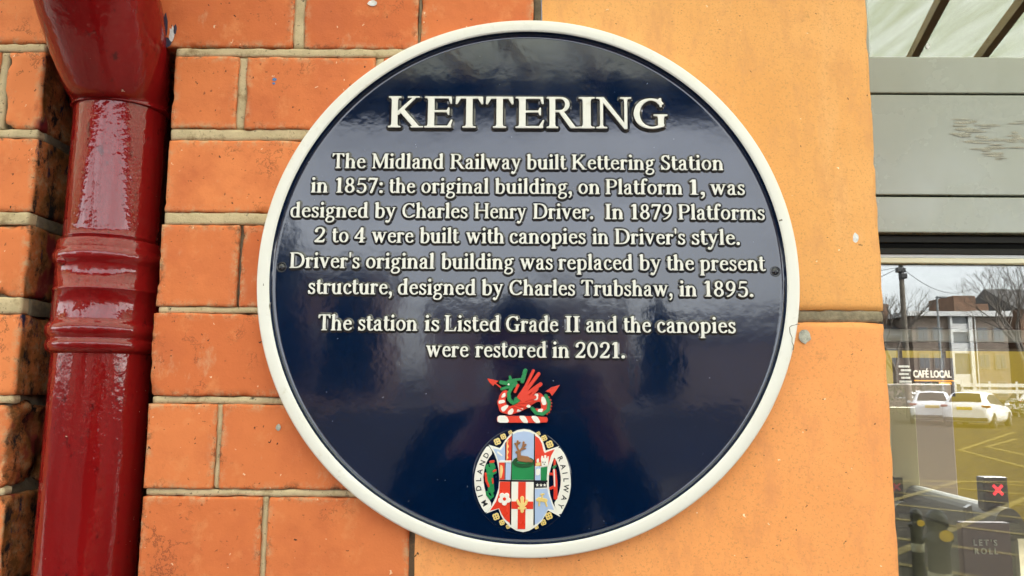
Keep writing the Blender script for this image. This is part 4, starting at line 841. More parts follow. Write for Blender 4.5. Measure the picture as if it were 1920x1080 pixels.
mb = MB(); mb.rbox(1.90, 2.03, 3.2, 3.23, .9, 1.46, .004); p_ = mb.build('poster_panel', plain('pale_panel', (.85, .80, .52), .5)); tag(p_, 'narrow pale poster panel on a post inside the hall beside the dark pillar', 'poster')
mb = MB(); mb.rbox(1.95, 1.98, 3.231, 3.25, .014, .92, .003); mb.build('post', M['frame_dark'], p_)
sg = empty('cafe_sign', (3.02, 4.95, 1.7)); tag(sg, 'dark hanging cafe sign with white lettering and an orange line inside the hall', 'sign')
def skewbox(x0, x1, zl0, zl1, zr0, zr1, y0, y1, mb):
    mb.add([(x0, y0, zl0), (x1, y0, zr0), (x1, y1, zr0), (x0, y1, zl0), (x0, y0, zl1), (x1, y0, zr1), (x1, y1, zr1), (x0, y1, zl1)], [(0, 3, 2, 1), (4, 5, 6, 7), (0, 1, 5, 4), (1, 2, 6, 5), (2, 3, 7, 6), (3, 0, 4, 7)])
mb = MB(); mb.box(2.82, 3.25, 4.95, 5.0, 1.50, 1.785); mb.build('board', M['brown_dark'], sg)
mb = MB(); mb.box(2.86, 2.885, 4.97, 4.99, 1.785, 3.3); mb.box(3.185, 3.21, 4.97, 4.99, 1.785, 3.3); mb.build('hanger', M['frame_dark'], sg)
def emis(name, c, st):
    m, n, l, b = newmat(name); setp(b, Base_Color=c4(c), Emission_Color=c4(c), Emission_Strength=st); return m
M['lit_white'] = emis('lit_letters', (.9, .85, .75), .05); M['lit_orange'] = emis('lit_orange', (.9, .36, .03), .07); M['lit_red'] = emis('red_display', (1, .05, .07), .16); M['dim_red'] = emis('dim_red_display', (.45, .06, .06), .03); M['pale_print'] = plain('pale_print', (.80, .80, .74), .6)
def text_mesh(name, body, x, y, z, size, mat, parent, bold=.0, sx=1.0, spacing=1.0, thick=.004):
    cu = bpy.data.curves.new('lettering', 'FONT'); cu.body = body; cu.size = size; cu.extrude = thick; cu.offset = bold; cu.space_character = spacing; cu.resolution_u = 3; cu.align_x = 'CENTER'
    ob = bpy.data.objects.new('lettering_source', cu); COL.objects.link(ob); dg = bpy.context.evaluated_depsgraph_get(); dg.update()
    me = bpy.data.meshes.new_from_object(ob.evaluated_get(dg)); bpy.data.objects.remove(ob)
    for v in me.vertices: v.co = Vector((x+v.co.x*sx, y-v.co.z, z+v.co.y))
    me.materials.clear(); me.materials.append(mat); o = bpy.data.objects.new(name, me); COL.objects.link(o)
    if parent: hang(o, parent)
    return o
text_mesh('lettering', 'CAF\u00c9 LOCAL', 3.085, 4.945, 1.640, .074, M['lit_white'], sg, .0012, .66)
mb = MB(); mb.box(2.95, 3.25, 4.940, 4.949, 1.612, 1.620); mb.build('orange_line', M['lit_orange'], sg)
mb = MB(); mb.rbox(3.13, 3.22, 4.938, 4.949, 1.585, 1.606, .003); mb.build('orange_tab', M['lit_orange'], sg)
mb = MB()
for i in range(5): mb.box(2.84+.015*(i % 2), 2.93-.01*(i % 3), 4.944, 4.949, 1.60+i*.028, 1.615+i*.028)
mb.build('menu_print', M['pale_print'], sg)
M['gate_grey'] = plain('grey_gate_body', (.20, .205, .17), .35); M['gate_light'] = plain('pale_gate_panel', (.22, .23, .19), .3); M['screen'] = plain('black_screen', (.11, .11, .10), .4)
def gate(x, y, w, zt, lab, crossed):
    e = empty('ticket_gate', (x, y, 0)); tag(e, lab, 'ticket gate', 'ticket gates in the hall')
    mb = MB(); mb.rbox(x-w/2, x+w/2, y, y+1.1, .014, zt-.22, .03); mb.build('body', M['gate_light'], e)
    mb = MB(); prof = [(x+w*.62*cos(pi*i/16), zt-.235+.12*sin(pi*i/16)) for i in range(17)]
    mb.add([(p, y-.02, q) for p, q in prof]+[(p, y+.9, q) for p, q in prof], [(i, i+1, 18+i, 17+i) for i in range(16)]+[tuple(range(17))[::-1], tuple(range(17, 34))]); mb.build('hood', M['gate_grey'], e)
    mb = MB(); mb.rbox(x-w*.45, x+w*.45, y+.05, y+.10, zt-.135, zt, .006); sc_ = mb.build('display', M['screen'], e)
    mb = MB(); r_ = w*.17; cz = zt-.052
    for s_ in (1, -1):
        d = Vector((r_, 0, r_*s_)); q = Vector((-r_*s_*.22, 0, r_*.22)); o_ = Vector((x+w*.05, y+.046, cz)); mb.add([o_-d-q, o_+d-q, o_+d+q, o_-d+q], [(0, 1, 2, 3)])
    mb.build('red_cross', M['lit_red'] if crossed else M['dim_red'], sc_)
    mb = MB(); mb.rbox(x-w*.3, x+w*.3, y-.03, y-.018, zt-.20, zt-.17, .003); mb.build('reader', M['gate_light'], e)
gate(2.005, 2.5, .115, 1.188, 'ticket gate with a bright red cross on its display', True)
gate(1.905, 3.15, .10, 1.115, 'ticket gate with a dim red cross near the sandstone edge', False)
pd = empty('gate_paddle', (1.57, 2.0, 0)); tag(pd, 'pale pointed glass gate paddle standing between the two ticket gates', 'gate paddle')
mb = MB(); pts = [(1.556, 1.145), (1.575, 1.155), (1.590, .92), (1.600, .62), (1.570, .60), (1.566, .92), (1.545, 1.08)]
mb.add([(a, 2.0, b) for a, b in pts]+[(a, 2.02, b) for a, b in pts], [tuple(range(7)), tuple(range(13, 6, -1))]+[(i, i+7, (i+1) % 7+7, (i+1) % 7) for i in range(7)]); mb.build('leaf', M['gate_light'], pd)
mb = MB(); mb.rbox(1.55, 1.62, 1.98, 2.04, .014, .62, .01); mb.build('post', M['gate_grey'], pd)
ps = empty('notice_board', (1.5, 1.8, 0)); tag(ps, 'low dark notice board with two pale words on it, standing inside the glass', 'notice')
mb = MB(); mb.rbox(1.42, 1.575, 1.80, 1.83, .70, 1.13, .004); mb.build('board', plain('mauve_brown_board', (.30, .24, .23), .5), ps)
mb = MB(); mb.rbox(1.47, 1.52, 1.832, 1.86, .014, .75, .004); mb.build('stand', M['frame_dark'], ps)
text_mesh('lettering', "LET'S", 1.489, 1.796, 1.060, .026, M['pale_print'], ps, .0004, .9, 1.5, .002); text_mesh('lettering', 'ROLL', 1.490, 1.796, 1.034, .026, M['pale_print'], ps, .0004, .9, 1.5, .002)
# ================================================================ the glazed canopy over the forecourt
M['rafter'] = plain('brown_rafter', (.42, .28, .11), .5); M['fascia'] = plain('dark_fascia', (.012, .012, .013), .7, spec=.1)
def canopy_glass():
    m, n, l, b = newmat('dirty_roof_glazing'); n.remove(b); out = n['Material Output']; t = n.new('ShaderNodeTexCoord')
    c = mixc(n, l, noise_node(n, l, t, 2.2, 6, .6, (3.2, .5, 1)), (.38, .40, .26), (.60, .61, .52), .3, .7)
    tr = n.new('ShaderNodeBsdfTransparent'); tl = n.new('ShaderNodeBsdfTranslucent'); l.new(c, tr.inputs[0]); l.new(c, tl.inputs[0])
    x = n.new('ShaderNodeMixShader'); x.inputs[0].default_value = .55; l.new(tr.outputs[0], x.inputs[1]); l.new(tl.outputs[0], x.inputs[2]); l.new(x.outputs[0], out.inputs[0]); return m
M['canopy_glass'] = canopy_glass()
can = empty('canopy', (0, -3, 3.5)); tag(can, 'glazed station canopy with brown rafters and a dark front fascia over the pavement', 'canopy')
CZ = 3.50
def cz(y): return CZ-.05*y
mb = MB(); mb.add([(-13, -.0, cz(0)), (13, -.0, cz(0)), (14.5, -4.62, cz(-4.62)), (-11.5, -4.62, cz(-4.62))], [(0, 1, 2, 3)]); mb.build('glazing', M['canopy_glass'], can)
mb = MB()
for i in range(-33, 28):
    x = 1.326+i*.432; vs = []
    for xx, yy in ((x, -.02), (x+.322*4.58, -4.6)):
        for dx, dz in ((-.024, -.07), (.024, -.07), (.024, -.006), (-.024, -.006)): vs.append((xx+dx, yy, cz(yy)+dz))
    mb.add(vs, [(0, 1, 5, 4), (1, 2, 6, 5), (2, 3, 7, 6), (3, 0, 4, 7), (0, 3, 2, 1), (4, 5, 6, 7)])
ra = mb.build('rafters', M['rafter'], can); ra['kind'] = 'stuff'
mb = MB(); mb.box(-13, 15, -4.625, -4.27, cz(-4.27)-.05, cz(-4.27)-.012); mb.build('added_soffit_strip', M['fascia'], can)  # solid strip added to darken the canopy band mirrored in the plaque
mb = MB(); mb.box(-13, 15, -4.76, -4.63, 3.52, 4.05); mb.build('fascia', M['fascia'], can)
for i, x in enumerate((-7.5, -2.6, 9.2)):
    mb = MB(); mb.lathe([(.16, .0), (.16, .25), (.10, .32), (.085, .5), (.075, 3.2), (.11, 3.3), (.14, 3.56)], 20, (x, -4.4, 0)); mb.build('column', M['fascia'], can)

# ================================================================ the street seen in the glass
M['car_white'] = plain('white_car_paint', (.80, .81, .82), .22, coat=.5); M['car_glass'] = plain('dark_car_glass', (.012, .014, .016), .35, spec=.2); M['tyre'] = plain('black_tyre', (.012, .012, .012), .8)
M['alloy'] = plain('alloy_rim', (.30, .30, .31), .35, .6); M['tail_red'] = plain('tail_lamp', (.30, .016, .014), .25); M['plate'] = plain('yellow_number_plate', (.62, .43, .03), .5); M['car_trim'] = plain('black_bumper', (.025, .025, .026), .6)
def make_car(name, label):
    e = empty(name, (0, 0, 0)); tag(e, label, 'car', 'white cars parked on the forecourt')
    # section: x, half width, floor z, belt z, roof z, half roof width
    SEC = [(.0, .70, .42, .70, .80, .60), (.04, .83, .34, .80, .93, .70), (.16, .88, .24, .90, 1.02, .74), (.34, .89, .22, .93, 1.24, .66), (.55, .90, .20, .94, 1.42, .58), (1.1, .90, .19, .93, 1.475, .60), (1.9, .90, .19, .90, 1.47, .60), (2.45, .90, .19, .88, 1.38, .58), (2.9, .90, .19, .86, 1.14, .64), (3.15, .90, .20, .84, .99, .72), (3.7, .88, .20, .78, .92, .72), (4.2, .84, .24, .68, .78, .66), (4.42, .70, .32, .56, .62, .52)]
    def sec(s):
        x, w, zb, zt, zr, wr = s
        h = [(0, zb), (w*.86, zb), (w*.97, zb+.14), (w, (zb+zt)/2), (w*.965, zt-.04), (w*.93, zt), (wr+.02, zr-.07), (wr*.86, zr-.01), (0, zr+.012)]
        return [(x, y, z) for y, z in h]+[(x, -y, z) for y, z in h[-2:0:-1]]
    rings = [sec(s) for s in SEC]; n = len(rings[0]); mb = MB(); b = mb.add([p for r_ in rings for p in r_], [])
    for i in range(len(rings)-1):
        for k_ in range(n): mb.f.append((i*n+k_, (i+1)*n+k_, (i+1)*n+(k_+1) % n, i*n+(k_+1) % n)); mb.m.append(0); mb.s.append(True)
    mb.f += [tuple(range(n)), tuple((len(rings)-1)*n+i for i in range(n))[::-1]]; mb.m += [0, 0]; mb.s += [False, False]
    body = mb.build('body', M['car_white'], e)
    def L_(i, k_, t): a, c = Vector(rings[i][k_]), Vector(rings[i][k_+1]); return a.lerp(c, t)
    def sidewin(xs_):
        for sg_ in (1, -1):
            mb = MB(); vs = []
            for i, (t0, t1) in xs_: vs += [L_(i, 5, t0), L_(i, 5, t1)]
            vs = [Vector((v.x, sg_*(v.y+.008), v.z+.004)) for v in vs]; m_ = len(vs)//2
            mb.add(vs, [(2*i, 2*i+2, 2*i+3, 2*i+1) for i in range(m_-1)]); mb.build('side_window', M['car_glass'], e)
    sidewin([(4, (.12, .66)), (5, (.10, .90))]); sidewin([(5, (.10, .90)), (6, (.10, .90))]); sidewin([(6, (.10, .90)), (7, (.10, .86)), (8, (.10, .40))])
    def cap_window(name, rows, off):
        mb = MB(); vs = []
        for i, t in rows:
            for k_ in (7, 8, 9):
                v = Vector(rings[i][k_]).lerp(Vector(rings[i+1][k_]), t); vs.append(Vector((v.x, v.y*.94, v.z))+Vector(off))
        mb.add(vs, [(3*i+j, 3*i+3+j, 3*i+4+j, 3*i+1+j) for i in range(len(rows)-1) for j in range(2)]); mb.build(name, M['car_glass'], e)
    cap_window('rear_window', [(2, .15), (3, 0), (3, .9)], (-.010, 0, .008)); cap_window('windscreen', [(7, .12), (8, 0), (8, .85)], (.010, 0, .010))
    for s_ in (1, -1):
        mb = MB(); mb.rbox(.03, .30, s_*.60 if s_ > 0 else -.885, .885 if s_ > 0 else -.60, .83, .93, .02); mb.build('tail_lamp', M['tail_red'], e)
        mb = MB(); mb.rbox(2.60, 2.76, .90 if s_ > 0 else -1.06, 1.06 if s_ > 0 else -.90, .90, 1.02, .03); mb.build('wing_mirror', M['car_white'], e)
        for x in (.72, 3.42):
            mb = MB(); pts = [(0.0, .0), (.19, .0), (.20, .012), (.315, .02), (.32, .10), (.315, .20), (.0, .20)]
            vs = []; fs = []; nn = 26
            for r_, d in pts: vs += [(x+r_*cos(2*pi*q/nn), s_*(.925-d), .315+r_*sin(2*pi*q/nn)) for q in range(nn)]
            for i in range(len(pts)-1): fs += [(i*nn+q, i*nn+(q+1) % nn, (i+1)*nn+(q+1) % nn, (i+1)*nn+q) for q in range(nn)]
            mb.add(vs, fs, 0, True); wh = mb.build('wheel', M['tyre'], e)
            mb = MB()
            for q in range(5):
                a = 2*pi*q/5; d = Vector((cos(a), 0, sin(a))); w_ = Vector((-sin(a), 0, cos(a)))*.03; c = Vector((x, s_*.928, .315)); mb.add([c+d*.03-w_, c+d*.20-w_*.8, c+d*.20+w_*.8, c+d*.03+w_], [(0, 1, 2, 3)])
            mb.build('rim', M['alloy'], wh)
    mb = MB(); mb.rbox(-.012, .05, -.28, .28, .735, .855, .008); mb.build('number_plate', M['plate'], e)
    mb = MB(); mb.rbox(-.02, .16, -.80, .80, .30, .43, .03); mb.build('bumper_trim', M['car_trim'], e)
    return e
def place_car(e, x, y, az): e.location = (x, y, 0); e.rotation_euler = (0, 0, math.atan2(-cos(R_(az)), sin(R_(az))))
car = make_car('parked_car', 'white estate car with its rear to the station, seen tail-on beside the other white car'); place_car(car, 18.3, -32.6, 29)
def copy_tree(o, parent=None):
    c = o.copy(); COL.objects.link(c)
    if parent: c.parent = parent
    for ch in list(o.children): copy_tree(ch, c)
    return c
c2 = copy_tree(car); c2['label'] = 'white estate car turned to show its side and two wheels, beside the tail-on car'; place_car(c2, 18.35, -30.3, 44)
for k_, (x, y, az, lab) in enumerate([(29.5, -44.5, 95, 'white car far off by the pale fence below the brick flats'), (24.3, -47.5, 88, 'white car far off in front of the dark-roofed hall')]):
    c3 = copy_tree(car); c3['label'] = lab; place_car(c3, x, y, az)
M['bollard'] = plain('black_iron', (.012, .012, .013), .45, bump=.3, bscale=80); M['sticker'] = plain('yellow_reflector', (.95, .66, .015), .5); M['pale_band'] = plain('worn_pale_band', (.42, .42, .30), .6)
def bollard(x, y, h_, lab):
    e = empty('bollard', (x, y, 0)); tag(e, lab, 'bollard', 'iron bollards on the forecourt')
    mb = MB(); s_ = h_/1.03; mb.lathe([(.075*s_, 0), (.075*s_, .12*s_), (.055*s_, .16*s_), (.047*s_, .5*s_), (.044*s_, .86*s_), (.052*s_, .885*s_), (.052*s_, .91*s_), (.040*s_, .93*s_), (.040*s_, .95*s_), (.046*s_, .965*s_), (.042*s_, 1.0*s_), (.026*s_, 1.022*s_), (.001, 1.03*s_)], 24, (x, y, 0)); sh = mb.build('shaft', M['bollard'], e)
    mb = MB(); mb.rbox(x-.068*s_, x+.068*s_, y-.012, y+.012, .888*s_, .912*s_, .008); mb.build('lug', M['bollard'], e)
    mb = MB(); vs = []
    for q in range(20): vs.append((x+.008*s_+.030*s_*cos(2*pi*q/20), y+.056*s_+.0, .955*s_-.030*s_+.024*s_*sin(2*pi*q/20)))
    vs2 = [(a, b-.004, c) for a, b, c in vs]; mb.add(vs+vs2, [tuple(range(20))[::-1], tuple(range(20, 40))]+[(q, (q+1) % 20, 20+(q+1) % 20, 20+q) for q in range(20)]); mb.build('reflector', M['sticker'], e)
    mb = MB(); mb.lathe([(.0462*s_, .70*s_), (.0474*s_, .705*s_), (.0470*s_, .76*s_), (.0455*s_, .765*s_)], 24, (x, y, 0)); mb.build('pale_band', M['pale_band'], e)
bollard(1.842, -2.5, 1.03, 'black iron bollard with a yellow oval reflector under its domed cap'); bollard(2.50, -3.95, .81, 'shorter black iron bollard further out, half hidden by the sandstone edge')
# pole with wires
M['wood'] = plain('weathered_pole', (.12, .10, .075), .8, var=.2, vscale=4); M['wire'] = plain('grey_wire', (.12, .12, .12), .6); M['steel'] = plain('galvanised_steel', (.20, .21, .21), .5)
po = empty('utility_pole', (21, -39.8, 0)); tag(po, 'tall wooden utility pole with dark fittings at its top and thin wires', 'utility pole')
mb = MB(); mb.tube([(21, -39.8, 0), (21, -39.8, 8.45)], [.17, .12], 12); mb.build('post', M['wood'], po)
mb = MB(); mb.tube([(21, -39.8, 7.5), (21, -39.8, 8.62)], [.14, .125], 10); mb.rbox(20.75, 21.2, -39.95, -39.65, 7.9, 8.15, .03); mb.rbox(20.87, 21.24, -39.9, -39.6, 7.55, 7.85, .05); mb.build('fitting', M['bollard'], po)
for q in ((36.0, -57.8, 9.6), (-8, -52, 7.2), (12, -48, 6.4)):
    mb = MB(); a, b = Vector((21, -39.8, 8.2)), Vector(q); mb.tube([a.lerp(b, t/12)-Vector((0, 0, .9*4*(t/12)*(1-t/12))) for t in range(13)], .018, 5); mb.build('wire', M['wire'], po)
la = empty('lamp_post', (20.05, -34.8, 0)); tag(la, 'slim grey lamp post with a short flat arm in front of the brick flats', 'lamp post')
mb = MB(); mb.tube([(20.05, -34.8, 0), (20.05, -34.8, 5.95)], [.07, .045], 10); mb.build('post', M['steel'], la)
mb = MB(); mb.rbox(20.03, 20.5, -34.9, -34.7, 5.90, 5.99, .02); mb.build('lantern', M['steel'], la)
# flats
M['far_brick'] = plain('brown_far_brick', (.17, .105, .072), .9, spec=.1, var=.12, vscale=2); M['far_brick2'] = plain('dull_far_brick', (.17, .13, .10), .8, var=.12, vscale=2); M['far_white'] = plain('white_render', (.55, .55, .53), .7); M['far_trim'] = plain('dull_window_frame', (.20, .17, .14), .7); M['far_pane'] = plain('far_window_pane', (.09, .10, .11), .15); M['roof_tile'] = plain('dark_roof_tile', (.085, .08, .075), .8, var=.2, vscale=5)
fl = empty('brick_flats', (36, -62, 0)); tag(fl, 'flat roofed brown brick flats with a white framed stair tower and a brick roof block', 'building')
def bx(name, m, parent, *bs):
    mb = MB()
    for b in bs: mb.box(*b)
    return mb.build(name, M[m], parent)
Y0 = -59.8                                 # street face of the flats
bx('wall', 'far_brick2', fl, (31.9, 34.85, Y0-9, Y0, 0, 7.45), (36.65, 39.6, Y0-9, Y0, 0, 7.45)); rf = bx('roof', 'far_white', fl, (31.4, 36.7, Y0-9.3, Y0+.45, 7.46, 7.84), (36.71, 39.9, Y0-9.3, Y0+.35, 7.46, 7.90))
bx('roof_block', 'far_brick', fl, (36.15, 37.95, Y0-5, Y0-1.2, 7.91, 9.30), (37.96, 39.1, Y0-4.6, Y0-1.4, 7.91, 8.66))
tw = bx('stair_tower', 'far_white', fl, (34.86, 35.05, Y0-2, Y0+.30, .02, 7.45), (36.35, 36.64, Y0-2, Y0+.30, .02, 7.45), (35.06, 36.34, Y0-2, Y0+.20, 6.16, 6.85), (35.06, 36.34, Y0-2, Y0+.20, 4.45, 5.28), (35.06, 36.34, Y0-2, Y0+.20, 2.0, 2.8))
for z0, z1 in ((6.86, 7.44), (5.29, 6.15), (2.81, 4.44), (.1, 1.99)): bx('tower_window', 'far_pane', tw, (35.06, 36.34, Y0-1, Y0+.1, z0, z1))
for x in (32.3, 33.5, 37.1, 38.4):
    for z in (1.0, 3.2, 5.4):
        f_ = bx('window', 'far_trim', fl, (x, x+.9, Y0+.004, Y0+.05, z, z+1.25)); bx('pane', 'far_pane', f_, (x+.08, x+.42, Y0+.052, Y0+.07, z+.1, z+1.15), (x+.48, x+.82, Y0+.052, Y0+.07, z+.1, z+1.15))
bx('downpipe', 'far_white', fl, (36.95, 37.02, Y0+.004, Y0+.10, 0, 7.45))
hl = empty('tiled_roof_hall', (29, -64, 0)); tag(hl, 'low building with a dark tiled pitched roof and brick chimney left of the flats', 'building')
bx('wall', 'far_brick2', hl, (12, 31.6, -72, -60.4, 0, 5.9))
mb = MB(); mb.add([(11.6, -59.9, 5.9), (31.8, -59.9, 5.9), (31.8, -66, 8.3), (11.6, -66, 8.3), (11.6, -72.4, 5.9), (31.8, -72.4, 5.9), (11.6, -59.9, 5.75), (31.8, -59.9, 5.75)], [(0, 1, 2, 3), (3, 2, 5, 4), (6, 7, 1, 0), (1, 5, 2), (0, 3, 4)]); ro = mb.build('roof', M['roof_tile'], hl)
bx('chimney', 'far_brick', ro, (31.0, 31.5, -63.4, -62.6, 6.2, 8.75))
for x in (24.2, 26.2, 28.2, 30.0):
    f_ = bx('window', 'far_trim', hl, (x, x+1.0, -60.396, -60.33, 3.3, 4.9)); bx('pane', 'far_pane', f_, (x+.09, x+.91, -60.33, -60.31, 3.4, 4.8))
for i, (x0, x1, h_, y_) in enumerate([(-48, -26, 11.5, -50), (-24, -9.5, 8.6, -50), (-7.5, 9.5, 7.0, -62), (41.5, 58, 8.2, -61), (60, 84, 9.5, -60)]):
    hs_ = empty('town_house', ((x0+x1)/2, y_-4, 0)); tag(hs_, ['tall brick terrace block at the far left across the road', 'brick terrace with two rows of windows across the road', 'long low brick terrace straight across the road', 'brick terrace beyond the flats and the bare tree', 'brick block at the far end of the road'][i], 'building')
    bx('wall', 'far_brick', hs_, (x0, x1, y_-8, y_, 0, h_)); mb = MB(); mb.add([(x0-.3, y_+.3, h_), (x1+.3, y_+.3, h_), (x1+.3, y_-4, h_+2.2), (x0-.3, y_-4, h_+2.2), (x0-.3, y_-8.3, h_), (x1+.3, y_-8.3, h_)], [(0, 1, 2, 3), (3, 2, 5, 4), (1, 5, 2), (0, 3, 4)]); mb.build('roof', M['roof_tile'], hs_)
    x = x0+1.2
    while x < x1-2:
        for z in (1.2, 4.1):
            f_ = bx('window', 'far_white', hs_, (x, x+1.1, y_+.004, y_+.05, z, z+1.6)); bx('pane', 'far_pane', f_, (x+.1, x+1.0, y_+.052, y_+.07, z+.12, z+1.48))
        x += 3.1
# fence, hedge, trees
fe = empty('white_fence', (29, -44, 0)); tag(fe, 'low white fence of wide boards between posts beyond the parked cars', 'fence')
bx('board', 'far_white', fe, (26.2, 36, -43.9, -43.84, 1.72, 1.92)); bx('board', 'far_white', fe, (26.2, 36, -43.9, -43.84, 1.36, 1.56))
for x in np.arange(26.3, 36, 1.6): bx('post', 'far_white', fe, (x, x+.1, -43.98, -43.91, 0, 2.05))
lw = MB(); lw.box(14, 26, -46.4, -46.1, 0, 1.0); tag(lw.build('low_wall', M['far_brick2']), 'low brick wall in front of the clipped hedge', 'wall')
M['hedge'] = plain('hedge_leaves', (.05, .085, .02), .6, var=.5, vscale=3)
def hedge(x0, x1, y, h_, lab):
    mb = MB(); r2 = random.Random(int(x0*10))
    for i in range(int((x1-x0)*h_*110)):
        p = Vector((r2.uniform(x0, x1), y-.35+r2.uniform(-.35, .35), h_*r2.random()**.8+.05*r2.random())); a = Vector((r2.gauss(0, 1), r2.gauss(0, 1), r2.gauss(0, 1))).normalized()*.085; b = a.orthogonal().normalized()*.05
        mb.add([p-a, p+b, p+a, p-b], [(0, 1, 2, 3)])
    tag(mb.build('hedge', M['hedge']), lab, 'hedge')
hedge(18.5, 26.0, -45.0, 1.95, 'dense green hedge behind the white cars'); hedge(26.4, 33, -42.6, 1.0, 'low green hedge at the foot of the white fence')
M['bark'] = plain('grey_bark', (.13, .11, .09), .9, var=.25, vscale=6)
def bare_tree(x, y, h_, seed, lab, spread=.5, depth=6):
    r2 = random.Random(seed); e = empty('bare_tree', (x, y, 0)); tag(e, lab, 'tree', 'bare winter trees across the road'); tr, tw_ = MB(), MB()
    def grow(p, d, L, r_, k_):
        q = p+d*L; mid = p.lerp(q, .5)+Vector((r2.uniform(-1, 1), r2.uniform(-1, 1), 0))*L*.05
        (tr if k_ >= depth-1 else tw_).tube([p, mid, q], [r_, r_*.85, r_*.68], 7 if k_ > 3 else 4, cap=False)
        if k_ == 0: return
        n = 2 if r2.random() < .45 else 3
        if k_ == depth: n = 4
        for i in range(n):
            a = r2.uniform(0, 2*pi); s_ = spread*(.55+.9*r2.random()); v = (d+Vector((cos(a), sin(a), 0))*s_+Vector((0, 0, .16))).normalized()
            grow(q if i else mid.lerp(q, .9), v, L*r2.uniform(.62, .86), r_*(.58 if n > 2 else .66), k_-1)
    grow(Vector((x, y, 0)), Vector((0, 0, 1)), h_*.26, h_*.017, depth)
    tr.build('trunk', M['bark'], e); tw_.build('branch_crown', M['bark'], e)
bare_tree(26.0, -51, 10.6, 3, 'bare branching tree behind the utility pole', .55); bare_tree(35.2, -51, 11.2, 11, 'large bare tree right of the brick flats', .55, 7)
bare_tree(-19, -40, 12.5, 8, 'tall bare tree across the road at the far left of the forecourt', .6, 7); bare_tree(2.5, -46, 10, 9, 'bare tree straight across the road from the plaque', .55)
M['needles'] = plain('dark_evergreen', (.016, .026, .012), .7, var=.5, vscale=2)
def evergreen(x, y, h_, w, seed, lab):
    r2 = random.Random(seed); e = empty('evergreen_tree', (x, y, 0)); tag(e, lab, 'tree', 'evergreen trees across the road'); mb = MB()
    mb.tube([(x, y, 0), (x, y, h_*.9)], [.25, .05], 8); mb.build('trunk', M['bark'], e); mb = MB()
    for i in range(2600):
        t = r2.random()**.8; z = h_*(.1+.9*t); rr = w*(1-t)**.7*(.55+.45*noise.noise(Vector((t*6, seed, r2.random()*2))))+.2; a = r2.uniform(0, 2*pi); q = rr*r2.random()**.5
        p = Vector((x+q*cos(a), y+q*sin(a), z)); v = Vector((cos(a), sin(a), -.4+.8*r2.random())).normalized()*.34; b = v.orthogonal().normalized()*.16; mb.add([p-v, p+b, p+v, p-b], [(0, 1, 2, 3)])
    mb.build('crown', M['needles'], e)
evergreen(-13.4, -40, 10.5, 3.6, 1, 'tall dark evergreen at the far left across the road'); evergreen(-9.6, -42, 8.6, 3.2, 2, 'middle sized dark evergreen left of the bare tree'); evergreen(9.5, -50, 7.5, 2.4, 3, 'smaller dark evergreen by the terrace across the road')
# ================================================================ the photographer, mirrored dimly in the plaque
M['skin'] = plain('skin', (.42, .24, .17), .5); M['coat'] = plain('dark_coat', (.010, .011, .014), .85, spec=.1); M['trousers'] = plain('dark_trousers', (.014, .015, .020), .85, spec=.1); M['hair'] = plain('dark_hair', (.020, .014, .010), .7); M['shoe'] = plain('black_shoe', (.012, .012, .012), .5)
per = empty('person', (0, -1.12, 0)); tag(per, 'person in dark coat and trousers facing the plaque and raising a phone', 'person')
def skinned(name, chains, mat, parent, root=(0, 0), levels=1):
    """chains of (point, radius x, radius y); points that coincide are one joint; the first point is the root"""
    vs, rad, es, idx = [], [], [], {}
    for ch in chains:
        prev = None
        for p, a, b in ch:
            kk = tuple(round(q, 4) for q in p)
            if kk not in idx: idx[kk] = len(vs); vs.append(p); rad.append((a, b))
            if prev is not None: es.append((prev, idx[kk]))
            prev = idx[kk]
    me = bpy.data.meshes.new(name); me.from_pydata(vs, es, []); me.materials.append(mat)
    o = bpy.data.objects.new(name, me); COL.objects.link(o)
    me.skin_vertices.new() if hasattr(me.skin_vertices, 'new') and not me.skin_vertices else None
    sk = o.modifiers.new('skin', 'SKIN'); sk.use_smooth_shade = True
    if me.skin_vertices:
        for i, d in enumerate(me.skin_vertices[0].data): d.radius = rad[i]; d.use_root = (i == 0)
    sd = o.modifiers.new('smooth', 'SUBSURF'); sd.levels = levels; sd.render_levels = levels
    hang(o, parent); return o
def arm(s, g=0.0):
    hx = .055+s*.098
    return [((0, -1.09, 1.36), .16, .11), ((s*.17, -1.09, 1.43), .062+g, .062+g), ((s*.27+.02, -.97, 1.22), .046+g, .046+g), ((hx+s*.012, -.775, 1.475), .029+g*.8, .034+g*.8)], hx
body_ch = [[((0, -1.12, .95), .15, .10), ((0, -1.11, 1.15), .135, .09), ((0, -1.09, 1.36), .16, .11), ((0, -1.085, 1.49), .055, .055), ((0, -1.07, 1.56), .062, .072), ((0, -1.055, 1.64), .076, .094), ((0, -1.065, 1.715), .062, .075)], [((0, -1.07, 1.56), .062, .072), ((0, -.985, 1.575), .022, .016)], [((0, -1.055, 1.64), .076, .094), ((0, -.952, 1.622), .012, .012)]]
coat_ch = [[((0, -1.12, .70), .225, .175), ((0, -1.12, .95), .205, .155), ((0, -1.11, 1.15), .175, .125), ((0, -1.09, 1.36), .19, .135), ((0, -1.085, 1.475), .085, .08)]]
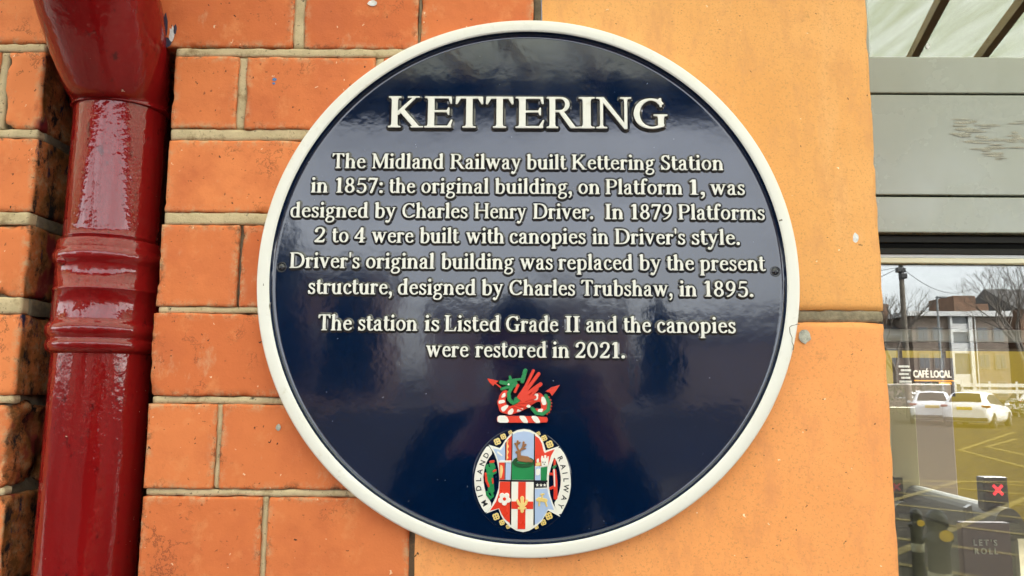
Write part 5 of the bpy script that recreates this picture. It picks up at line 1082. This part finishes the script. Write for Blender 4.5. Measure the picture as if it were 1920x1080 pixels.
for s in (-1, 1):
    a, hx = arm(s); pl = (hx, -.745, 1.525)
    body_ch.append(a+[(pl, .014, .036)])
    for k_, (dz, ln) in enumerate(((.030, .072), (.012, .078), (-.006, .074), (-.024, .060))):
        f0 = (hx-s*.004, -.722, 1.535+dz*.9); f1 = (hx-s*.012, -.697-.002*k_, 1.54+dz); f2 = (hx-s*(.012+ln*.42), -.693, 1.54+dz*1.05)
        body_ch.append([(pl, .014, .036), (f0, .0085, .0085), (f1, .0080, .0080), (f2, .0065, .0065)])
    body_ch.append([(pl, .014, .036), (( hx-s*.016, -.745, 1.505), .0100, .0100), ((hx-s*.040, -.728, 1.512), .0080, .0080)])
    coat_ch.append(arm(s, .016)[0][:-1]+[((hx+s*.018, -.80, 1.445), .045, .047)])
    body_ch.append([((0, -1.12, .95), .15, .10), (((s*.10), -1.12, .88), .10, .10), ((s*.11, -1.10, .50), .062, .066), ((s*.115, -1.14, .10), .042, .046), ((s*.125, -1.02, .045), .036, .028)])
    skinned('trouser_leg', [[((s*.10, -1.12, .98), .105, .105), ((s*.11, -1.10, .50), .082, .086), ((s*.115, -1.14, .11), .066, .072)]], M['trousers'], per)
    skinned('shoe', [[((s*.115, -1.16, .055), .046, .050), ((s*.122, -1.06, .045), .046, .040), ((s*.127, -.97, .036), .038, .028)]], M['shoe'], per)
coat_ch = [[coat_ch[0][3], coat_ch[0][4]], coat_ch[0][:4]]+coat_ch[1:]
body_o = skinned('body', body_ch, M['skin'], per, levels=2)
skinned('coat', coat_ch, M['coat'], per, levels=2)
mb = MB(); vs, fs = [], []; nu, nv = 28, 14
for j in range(nv+1):
    ph_ = pi*j/nv*.62
    for i in range(nu):
        a = 2*pi*i/nu; fr = max(0, sin(a)); th = ph_*(1-.34*fr); r_ = 1+.03*noise.noise(Vector((a*3, ph_*5, 1)))
        vs.append(Vector((.086*sin(th)*cos(a)*r_, -1.068+.104*sin(th)*sin(a)*r_, 1.652+.118*cos(th)*r_)))
for j in range(nv): fs += [(j*nu+i, (j+1)*nu+i, (j+1)*nu+(i+1) % nu, j*nu+(i+1) % nu) for i in range(nu)]
mb.add(vs, fs, 0, True); mb.build('hair', M['hair'], per)
for s in (-1, 1):
    mb = MB(); mb.lathe([(.0001, -.005), (.004, -.004), (.006, 0), (.004, .004), (.0001, .005)], 12, (s*.031, -.9745, 1.648)); mb.build('eye', M['shoe'], per)
    mb = MB(); mb.lathe([(.0001, -.03), (.008, -.02), (.011, 0), (.010, .02), (.0001, .03)], 12, (s*.077, -1.06, 1.632)); mb.build('ear', M['skin'], per)
mb = MB(); mb.rbox(-.013, .013, -.9735, -.966, 1.583, 1.588, .002); mb.build('mouth', plain('lips', (.35, .13, .11), .5), per)
ph = empty('phone', (.055, -.70, 1.55)); tag(ph, 'black phone held level in both hands in front of the plaque', 'phone')
mb = MB(); mb.rbox(-.022, .132, -.712, -.7035, 1.512, 1.588, .003); mb.build('case', M['screen'], ph)
mb = MB(); mb.lathe([(.0075, 0), (.0075, -.0025), (.0050, -.0025), (.0045, -.001), (.0002, -.001)], 20, (.0, -.7035, 1.55), 'y')
for v_i, v in enumerate(mb.v): mb.v[v_i] = (v[0], -1.407-v[1], v[2])
mb.build('lens', M['gasket'], ph)
